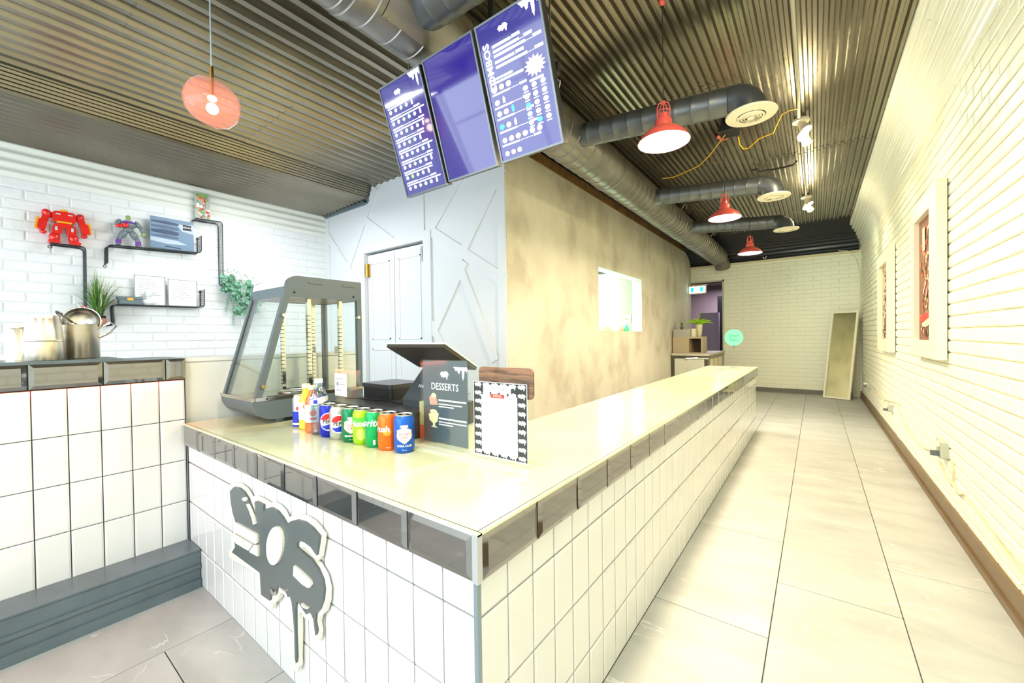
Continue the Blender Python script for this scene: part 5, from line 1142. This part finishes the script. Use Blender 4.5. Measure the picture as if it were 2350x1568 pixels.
for y0 in (0.95, 1.12): MB().rbox((WX1-.0005, y0, 1.322), (WX1+0.004, y0+0.07, 1.330), 0.003, 0).build('vent_louvre', GE, fw_)
for y, z in ((0.835, 1.17), (0.745, 0.86), (1.205, 1.17)):
    q = MB(); q.smooth = True; q.cyl((WX1-.01, y, z), (WX1+.008, y, z), 0.008, n=10); q.build('pane_clip', CHROME, fw_)
MB().box((-2.12, 1.196, 0.98), (-2.04, 1.203, 1.02)).build('door_latch', CHROME, fw_)

# ================================================================ THINGS ON THE HALF WALL
BT = 0.9935; BX_ = -2.42
def bench_at(px): p = at(px, 822, 0, BX_); return p.y
def shaker(px, wpx, hpx, label, prof, m=GOLDSTEEL, name='cocktail_shaker', cat='shaker', xo=0):
    y = bench_at(px); r = wpx/2*0.00174; h = hpx*0.00174; t = thing(name, (BX_+xo, y, BT), label, cat)
    q = MB(); q.smooth = True; q.lathe([(a*r, b_*h) for a, b_ in prof], 28); q.build('cup', m, t, local=True)
    return t, y, r, h
SHK = [(1.0, 0.0), (1.02, 0.01), (0.97, 0.38), (0.97, 0.42), (1.0, 0.43), (0.96, 0.44), (0.85, 0.90), (0.84, 0.905), (0.80, 1.0), (0.0, 1.0)]
shaker(50, 46, 82, 'steel shaker tin at the left end of the ledge, shorter one', [(1.0, 0.0), (0.97, 0.4), (0.88, 0.86), (0.90, 0.87), (0.86, 0.9), (0.82, 1.0), (0.0, 1.0)], xo=-0.07)
shaker(97, 62, 98, 'tall stacked steel shaker tins beside the steel pot', SHK, xo=0.075)
t, y, r, h = shaker(62, 11, 60, 'slim copper coloured jigger between the two shaker tins', [(1.0, 0), (0.8, .5), (0.75, .85), (1.0, 1.0), (0, 1.0)], mat('copper', (0.80, 0.58, 0.45), 0.25, metal=1.0), 'jigger', 'jigger'); t.location.x += 0.075
shaker(131, 14, 58, 'double cone jigger standing left of the steel pot', [(1.0, 0), (0.9, .02), (0.25, .6), (0.25, .64), (1.1, .98), (1.1, 1.0), (0, .98)], mat('bronze_steel', (0.66, 0.56, 0.46), 0.25, metal=1.0), 'jigger', 'jigger')
t, y, r, h = shaker(147, 17, 78, 'narrow steel cone partly hidden behind the pot', [(1.0, 0), (0.95, .02), (0.45, .8), (0.3, 1.0), (0, 1.0)], STEEL, 'steel_cone', 'cone'); t.location.x -= 0.085
py_ = bench_at(185); po2 = thing('steel_pot', (BX_-.01, py_, BT), 'tall steel pot holding two strainers on the ledge', 'pot')
q = MB(); q.smooth = True; q.lathe([(0.0, 0.0), (0.056, 0.0), (0.059, 0.004), (0.060, 0.136), (0.062, 0.140), (0.059, 0.140), (0.057, 0.01), (0.0, 0.01)], 36, cap=False); q.build('body', GOLDSTEEL, po2, local=True)
q = MB(); q.smooth = True; q.tube([(0.02, 0.052, 0.085), (0.03, 0.085, 0.105), (0.03, 0.105, 0.135), (0.022, 0.088, 0.150), (0.015, 0.056, 0.125)], 0.0045, 7); q.build('handle', CHROME, po2, local=True)
MESHM = mat('fine_mesh', (0.75, 0.76, 0.74), 0.35, metal=0.8, alpha=0.75)
sr = thing('colander', (BX_, py_, 1.135), 'round perforated strainer bowl resting upright in the steel pot', 'strainer')
T = Matrix.Translation((0.0, 0.005, 0.012)) @ Matrix.Rotation(math.radians(78), 4, 'Y') @ Matrix.Rotation(math.radians(20), 4, 'X')
q = MB(); q.smooth = True; q.lathe([(0.056*math.cos(a), -0.036*math.sin(a)) for a in [PI/2*i/7 for i in range(8)]], 28, T, cap=False); bw = q.build('bowl', mat('strainer_steel', (0.80, 0.79, 0.76), 0.25, metal=1.0), sr, local=True)
q = MB(); q.smooth = True; q.tube([T @ Vector((0.059*math.cos(a), 0.059*math.sin(a), 0)) for a in [2*PI*i/28 for i in range(28)]], 0.003, 6, closed=True); q.tube([(0.01, 0, 0.065), (0.01, -0.006, 0.085), (0.01, 0.006, 0.088), (0.01, 0.014, 0.066)], 0.002, 5); q.build('rim', CHROME, sr, local=True)
s2 = thing('small_strainer', (BX_, bench_at(134), 1.14), 'small mesh strainer tipped sideways over the pot rim', 'strainer')
T = Matrix.Translation((0.0, 0.018, 0.016)) @ Matrix.Rotation(math.radians(-55), 4, 'X') @ Matrix.Rotation(math.radians(20), 4, 'Y')
q = MB(); q.smooth = True; q.lathe([(0.036*math.cos(a), -0.034*math.sin(a)) for a in [PI/2*i/6 for i in range(7)]], 24, T, cap=False); q.build('mesh_bowl', MESHM, s2, local=True)
q = MB(); q.smooth = True; q.tube([T @ Vector((0.037*math.cos(a), 0.037*math.sin(a), 0)) for a in [2*PI*i/24 for i in range(24)]], 0.0026, 6, closed=True); q.tube([T @ Vector((0, 0.037, 0)), T @ Vector((0, 0.055, 0.003))], 0.003, 5); q.tube([T @ Vector((0, -0.037, 0)), Vector((0.0, 0.055, -0.01))], 0.003, 5); q.build('rim', CHROME, s2, local=True)
rc = MB(); rc.cyl((BX_-.075, py_+0.022, BT), (BX_-.075, py_+0.022, 1.19), 0.014, n=12); rc.cur = 1; rc.cyl((BX_-.075, py_+0.022, 1.19), (BX_-.075, py_+0.022, 1.215), 0.008, n=12); tag(rc.build('sauce_bottle', [mat('amber_sauce', (0.66, 0.42, 0.20), 0.3), REDINK]), 'small sauce bottle with a red cap behind the steel pot', 'bottle')

# ================================================================ LEFT WALL SHELVES
SW0, SW1 = XL+0.008, XL+0.125
def bend(path, r=0.03, n=4):
    out = [path[0]]
    for i in range(1, len(path)-1):
        p, a, b_ = Vector(path[i]), Vector(path[i-1]), Vector(path[i+1]); da = (a-p).normalized(); db = (b_-p).normalized()
        s_, e_ = p+da*r, p+db*r
        for k in range(n+1): t = k/n; out.append(tuple(s_*(1-t)**2+p*2*t*(1-t)+e_*t*t))
    out.append(path[-1]); return out
def wire_shelf(path, label, step=0.02):
    P = [Vector(p) for p in bend(path)]; c0 = P[0]
    t = thing('wire_shelf', (XL+0.01, c0.x, c0.y), label, 'shelf', 'black wire shelves on the left wall')
    for x in (SW0, SW1):
        q = MB(); q.tube([(x, p.x, p.y) for p in P], 0.0036, 6); q.build('rail', BLACKW, t)
    L = [0]
    for i in range(1, len(P)): L.append(L[-1]+(P[i]-P[i-1]).length)
    q = MB(); s_ = 0
    while s_ < L[-1]:
        for i in range(1, len(P)):
            if s_ <= L[i]: p = P[i-1].lerp(P[i], (s_-L[i-1])/(L[i]-L[i-1])); break
        q.cyl((SW0, p.x, p.y), (SW1, p.x, p.y), 0.0016, n=4); s_ += step
    for k in range(1, 6):
        x = SW0+(SW1-SW0)*k/6; q.tube([(x, p.x, p.y) for p in P], 0.0014, 4)
    m_ = q.build('wire_mesh', BLACKW, t); m_['kind'] = 'stuff'
    for i in (0, len(P)-1):
        q = MB(); q.tube([(XL+.004, P[i].x-.0, P[i].y+.012*math.cos(a)) if False else (XL+.006, P[i].x+.010*math.sin(a), P[i].y-.012+.010*math.cos(a)) for a in [2*PI*k/10 for k in range(10)]], 0.0022, 4, closed=True); q.build('fixing_ring', BLACKW, t)
wire_shelf([(0.375, 1.816), (0.555, 1.816), (0.548, 1.22)], 'black wire shelf carrying the red toy robot')
wire_shelf([(0.677, 1.705), (0.680, 1.858), (1.312, 1.888), (1.314, 2.05)], 'black wire shelf carrying the grey toy figure and blue record sleeve')
wire_shelf([(0.57, 1.195), (0.708, 1.195), (0.703, 1.370), (1.326, 1.376), (1.328, 1.545)], 'black wire shelf carrying the potted grass, box and certificates')
wire_shelf([(1.276, 2.205), (1.486, 2.215), (1.483, 1.605), (1.56, 1.60)], 'black wire shelf carrying the comic book and trailing plant')

# red toy robot (plain, generic)
RR = mat('glossy_toy_red', (0.86, 0.12, 0.10), 0.25, coat=0.5); RY = mat('toy_yellow', (0.90, 0.66, 0.12), 0.35); RG = mat('toy_silver', (0.75, 0.75, 0.76), 0.35)
FX = XL+0.07
rb = thing('toy_robot', (FX, 0.445, 1.8225), 'chunky red and yellow plastic toy robot on the wire shelf', 'toy')
def bl(name, c, s_, m, par=None, rot=0.0, rr=0.35, mt='rbox'):
    q = MB(); a = (-s_[0]/2, -s_[1]/2, -s_[2]/2); b_ = (s_[0]/2, s_[1]/2, s_[2]/2)
    T = Matrix.Translation(c) @ Matrix.Rotation(rot, 4, 'X')
    if mt == 'rbox': q.smooth = False; q.rbox(a, b_, min(s_[1], s_[2])*rr, 0, 4, T)
    else: q.smooth = True; q.sphere((0, 0, 0), 0.5, 16, 10, s_, T)
    return q.build(name, m, par if par is not None else rb, local=True)
bl('torso', (0, 0, 0.205), (0.085, 0.125, 0.085), RR, rr=.3); bl('waist', (0, 0, 0.150), (0.07, 0.075, 0.045), RR); bl('belt', (0.01, 0, 0.165), (0.07, 0.080, 0.012), RY)
hd = bl('head', (0.015, 0, 0.255), (0.05, 0.045, 0.03), RY, mt='s')
for s_ in (-1, 1):
    bl('shoulder', (0.0, s_*0.085, 0.225), (0.07, 0.055, 0.07), RR, rot=-s_*0.5, mt='s'); bl('upper_arm', (0, s_*0.095, 0.190), (0.045, 0.038, 0.07), RR, rot=s_*0.2)
    bl('forearm', (0.005, s_*0.112, 0.135), (0.055, 0.045, 0.085), RR, rot=s_*0.15, rr=.4); bl('arm_guard', (0.0, s_*0.136, 0.145), (0.05, 0.018, 0.085), RY, rot=s_*0.15); bl('hand', (0.01, s_*0.108, 0.080), (0.045, 0.038, 0.032), RR, mt='s')
    bl('thigh', (0, s_*0.036, 0.110), (0.06, 0.052, 0.07), RR, rot=s_*.12, rr=.3); bl('thigh_panel', (0.032, s_*0.042, 0.115), (0.006, 0.014, 0.03), RG); bl('shin', (0, s_*0.050, 0.048), (0.068, 0.062, 0.085), RR, rot=s_*.1, mt='s'); bl('foot', (0.008, s_*0.055, 0.012), (0.085, 0.062, 0.024), RR, rr=.4)
    bl('chest_plate', (0.043, s_*0.032, 0.225), (0.006, 0.026, 0.010), RG)
# grey toy figure (plain, generic)
tf = thing('toy_figure', (FX, 0.815, 1.8745), 'grey plastic toy figure with purple boots and red glove on the wire shelf', 'toy')
G1 = mat('toy_slate', (0.42, 0.47, 0.48), 0.35); G2 = mat('toy_purple', (0.42, 0.20, 0.60), 0.4); G3 = mat('toy_olive', (0.55, 0.63, 0.36), 0.45)
tfp = lambda n, c, s_, m, rot=0.0, mt='s': bl(n, c, s_, m, tf, rot, .4, mt)
tfp('torso', (0, 0, 0.180), (0.065, 0.105, 0.075), G1); tfp('waist', (0, 0, 0.135), (0.055, 0.07, 0.05), G1); tfp('chest_band', (0.022, 0, 0.196), (0.026, 0.085, 0.022), G2)
tfp('neck_ring', (0.0, 0, 0.215), (0.045, 0.05, 0.015), RG); tfp('head', (0.008, 0, 0.238), (0.036, 0.034, 0.044), G3)
for s_ in (-1, 1):
    tfp('upper_arm', (0, s_*0.062, 0.190), (0.036, 0.036, 0.065), G1, s_*.5); 
    tfp('thigh', (0.004, s_*0.034, 0.095), (0.05, 0.050, 0.085), G1, s_*.45); tfp('shin', (0.0, s_*0.058, 0.052), (0.038, 0.036, 0.065), G1, s_*.1); tfp('boot', (0.0, s_*0.062, 0.026), (0.036, 0.032, 0.052), G2, 0, 'rbox'); tfp('foot', (0.01, s_*0.064, 0.005), (0.055, 0.03, 0.010), G1, 0, 'rbox')
tfp('forearm', (0.02, -0.055, 0.160), (0.035, 0.055, 0.034), RR, .2); tfp('glove', (0.032, -0.020, 0.168), (0.034, 0.040, 0.040), RR); tfp('forearm', (0.004, 0.088, 0.150), (0.032, 0.034, 0.070), G1, .3); tfp('hand', (0.010, 0.096, 0.112), (0.03, 0.032, 0.036), G3)

def leaning_card(name, y0, y1, z0, z1, label, cat, base, x=XL+0.075, th=0.006, mats=None, draw=None):
    t = thing(name, (x, (y0+y1)/2, z0), label, cat); MB().box((x-th, y0, z0), (x, y1, z1)).build('board', base, t)
    if draw: c = Canvas((x, y0, z1), (0, 1, 0), (0, 0, 1), (1, 0, 0), y1-y0, z1-z0, mats); draw(c); c.build('print', t)
    return t
def d_rec(c):
    for k, (y0_, y1_) in enumerate([(.10, .17), (.24, .33), (.38, .50), (.55, .62)]): c.m(k % 2).poly([(.02, y0_+.03), (.35, y0_), (.62, y0_+.03), (.66, (y0_+y1_)/2+.03), (.6, y1_+.04), (.3, y1_+.03), (.02, y1_)], .0004)
    c.m(2).poly([(.60, .15), (1, .10), (1, .42), (.72, .36)], .0003); c.poly([(0, .66), (.6, .70), (.85, .80), (.4, .84), (0, .78)], .0003); c.m(0).poly([(.35, .90), (.7, .93), (.7, .96), (.3, .94)], .0004)
    c.m(3).poly([(.74, .13), (.95, .13), (.95, .31), (.74, .31)], .0006); c.m(4).text('VIEWS', .845, .22, .026, l=.0009)
leaning_card('record_sleeve', 0.957, 1.268, 1.894, 2.170, 'square blue grey record sleeve leaning on the wire shelf', 'record sleeve', mat('slate_blue_print', (0.42, 0.52, 0.62), 0.5), mats=[mat('print_navy', (.20, .28, .38), .5), mat('print_steel', (.30, .38, .48), .5), mat('print_mist', (.68, .74, .80), .5), INK, C_W], draw=d_rec)
def d_com(c):
    r = random.Random(11)
    for k in range(60): c.m(r.randrange(5)).disc(r.uniform(.1, .9), r.uniform(.1, .95), r.uniform(.04, .16), r.uniform(.02, .07), 6, .0003+.00001*k)
    c.m(1)
    for k in range(6): c.poly([(.1+.13*k, .18), (.19+.13*k, .18), (.20+.13*k, .07), (.12+.13*k, .06)], .0012)
leaning_card('comic_book', 1.283, 1.402, 2.222, 2.475, 'multicoloured comic book standing on the highest wire shelf', 'book', mat('comic_grey', (.62, .66, .62), .5), mats=[mat('print_red', (.85, .28, .22), .5), mat('print_green', (.35, .62, .2), .5), mat('print_grey', (.5, .54, .55), .5), C_W, mat('print_orange', (.9, .55, .25), .5)], draw=d_com)
def d_cert(c):
    c.m(0)
    for a in ((0, 1, 0, .02), (0, 1, .98, 1), (0, .03, 0, 1), (.97, 1, 0, 1)): c.poly([(a[0], a[2]), (a[1], a[2]), (a[1], a[3]), (a[0], a[3])], .0004)
    for k in range(9): c.line(.12, .55+.3*((k*5) % 4)/3, .12+.075*k, .012, k, .0005)
leaning_card('certificate', 0.848, 1.058, 1.381, 1.640, 'framed white certificate on the wire shelf, behind the small bust', 'certificate', PAPER, XL+0.045, mats=[INKG], draw=d_cert)
leaning_card('certificate', 1.075, 1.292, 1.383, 1.625, 'framed white certificate at the right end of the wire shelf', 'certificate', PAPER, XL+0.05, mats=[INKG], draw=d_cert)
kb_ = thing('keepsake_box', (XL+0.075, 0.82, 1.379), 'slate blue box with a brass clasp on the wire shelf', 'box')
b = MB(); b.box((XL+0.03, 0.742, 1.3795), (XL+0.12, 0.885, 1.420)); b.build('body', mat('slate_box', (0.40, 0.47, 0.50), 0.5), kb_); b = MB(); b.box((XL+0.028, 0.733, 1.421), (XL+0.122, 0.887, 1.441)); b.build('lid', mat('slate_box', (0.40, 0.47, 0.50), 0.5), kb_); MB().box((XL+0.122, 0.79, 1.408), (XL+0.125, 0.828, 1.432)).build('clasp', BRASS, kb_)
bu = thing('plaster_bust', (XL+0.09, 0.93, 1.3805), 'small white plaster bust of a curly-haired head before the certificate', 'ornament')
PLW = mat('white_plaster', (0.90, 0.91, 0.92), 0.6); q = MB(); q.smooth = True
q.sphere((0, 0, 0.024), 0.5, 16, 10, (0.05, 0.095, 0.055)); q.sphere((0.002, 0, 0.062), 0.5, 14, 8, (0.034, 0.034, 0.045)); q.sphere((0.008, 0.002, 0.092), 0.5, 18, 12, (0.048, 0.042, 0.056)); q.sphere((0.033, 0.002, 0.089), 0.5, 8, 6, (0.012, 0.009, 0.016)); q.build('head', PLW, bu, local=True)
r_ = random.Random(2); q = MB(); q.smooth = True
for k in range(34):
    a = r_.uniform(0, 2*PI); e_ = r_.uniform(0.1, 1.3); q.sphere((0.0+0.026*math.cos(a)*math.cos(e_)-.004, 0.002+0.027*math.sin(a)*math.cos(e_), 0.100+0.022*math.sin(e_)), 0.0085, 7, 5)
q.build('curls', PLW, bu, local=True)

gp = thing('potted_grass', (XL+0.075, 0.625, 1.200), 'tall green potted grass on the lowest wire shelf', 'plant')
q = MB(); q.smooth = True; q.lathe([(0.0, 0), (0.036, 0.002), (0.046, 0.03), (0.042, 0.055), (0.0, 0.055)], 20); q.build('terracotta_pot', mat('terracotta', (0.72, 0.50, 0.36), 0.6), gp, local=True); q = MB(); q.smooth = True; q.lathe([(0.038, 0.045), (0.043, 0.075), (0.038, 0.075), (0.0, 0.068)], 20, cap=False); q.build('inner_pot', EYE, gp, local=True)
for grp, mtl, n_ in (('grass_blade', LEAF, 60), ('grass_blade', LEAF_D, 44), ('grass_plume', STRAW, 9)):
    for k in range(n_):
        q = MB(); L0 = rl.uniform(.24, .40) if grp == 'grass_blade' else rl.uniform(.36, .44)
        az = rl.uniform(0, 2*PI); blade(q, (rl.uniform(-.018, .018), rl.uniform(-.018, .018), 0.065), az, L0, rl.uniform(.05, .62)*(1 if abs(math.sin(az)) > .4 else .5), 0.0038 if grp == 'grass_blade' else 0.006, 5, 0.8, -0.055); q.build(grp, mtl, gp, local=True)

iv = thing('trailing_plant', (XL+0.07, 1.55, 1.61), 'sage green trailing plant spilling from the wire shelf', 'plant')
ri = random.Random(9); LM = {}
def leaf_mesh(kind):
    q = MB()
    if kind == 'round': n_ = 9; q.add([(0, 0, 0)]+[(0.022*math.cos(2*PI*k/n_), 0.020*math.sin(2*PI*k/n_), 0.003*math.cos(4*PI*k/n_)) for k in range(n_)], [(0, 1+k, 1+(k+1) % n_) for k in range(n_)]); return q.mesh('round_leaf', EUCA)
    q.add([(-.010, 0, 0), (0, .0035, .001), (.010, 0, 0), (0, -.0035, .001)], [(0, 1, 2, 3)]); return q.mesh('small_leaf', mat('pale_sage', (0.52, 0.70, 0.52), 0.6, var=.2))
LR, LS = leaf_mesh('round'), leaf_mesh('small')
tp = [at(x, y, 0, XL+0.10) for x, y in ((512, 628), (535, 622), (560, 632), (580, 650), (590, 668))]
drops = [((525, 640), (518, 668)), ((535, 640), (540, 690)), ((548, 645), (545, 725)), ((560, 645), (562, 730)), ((572, 650), (578, 700)), ((583, 658), (585, 720)), ((590, 670), (592, 700)), ((515, 635), (530, 660))]
nst = 0
for i, (a, b_) in enumerate(drops):
    A = at(*a, 0, XL+0.12); B = at(*b_, 0, XL+0.11); pts = [A.lerp(B, k/6)+Vector((0.02*math.sin(k*1.3+i), 0.008*math.sin(k*2+i), 0)) for k in range(7)]
    pts = [Vector((XL+0.07, 1.53, 1.62))]+pts; q = MB(); q.tube(pts, 0.0018, 4); q.build('stem', mat('stem_olive', (.55, .60, .30), .6), iv)
    for k in range(40):
        t_ = ri.uniform(0, 1)**.8; p = A.lerp(B, t_)+Vector((ri.uniform(-.03, .045), ri.uniform(-.035, .035), ri.uniform(-.02, .02)))
        o = link('round_leaf', LR, iv); s_ = ri.uniform(.75, 1.35)*(1-.3*t_)
        o.matrix_basis = Matrix.Translation(p) @ Matrix.Rotation(ri.uniform(.7, 1.9), 4, 'Y') @ Matrix.Rotation(ri.uniform(-.8, .8), 4, 'X') @ Matrix.Scale(s_, 4)
        o.matrix_parent_inverse = world_of(iv).inverted()
for k in range(60):
    t_ = k/59; i_ = min(3, int(t_*4)); p = tp[i_].lerp(tp[i_+1], t_*4-i_)+Vector((ri.uniform(-.04, .03), ri.uniform(-.02, .02), ri.uniform(-.05, .025)))
    o = link('small_leaf', LS, iv); o.matrix_basis = Matrix.Translation(p) @ Matrix.Rotation(ri.uniform(0, 3), 4, 'X') @ Matrix.Rotation(ri.uniform(0, 3), 4, 'Y') @ Matrix.Scale(ri.uniform(.9, 1.7), 4); o.matrix_parent_inverse = world_of(iv).inverted()
for (xa, ya, xb, yb) in ((528, 670, 518, 715), (537, 690, 535, 745)):
    A = at(xa, ya, 0, XL+.05); B = at(xb, yb, 0, XL+.04); q = MB()
    for k in range(16):
        p = A.lerp(B, k/15)
        for s_ in (-1, 1): q.add([p, p+Vector((0, s_*.008, .006)), p+Vector((0, s_*.014, .002)), p+Vector((0, s_*.008, -.002))], [(0, 1, 2, 3)])
    q.tube([A, B], 0.001, 4); q.build('feathery_sprig', EUCA, iv)
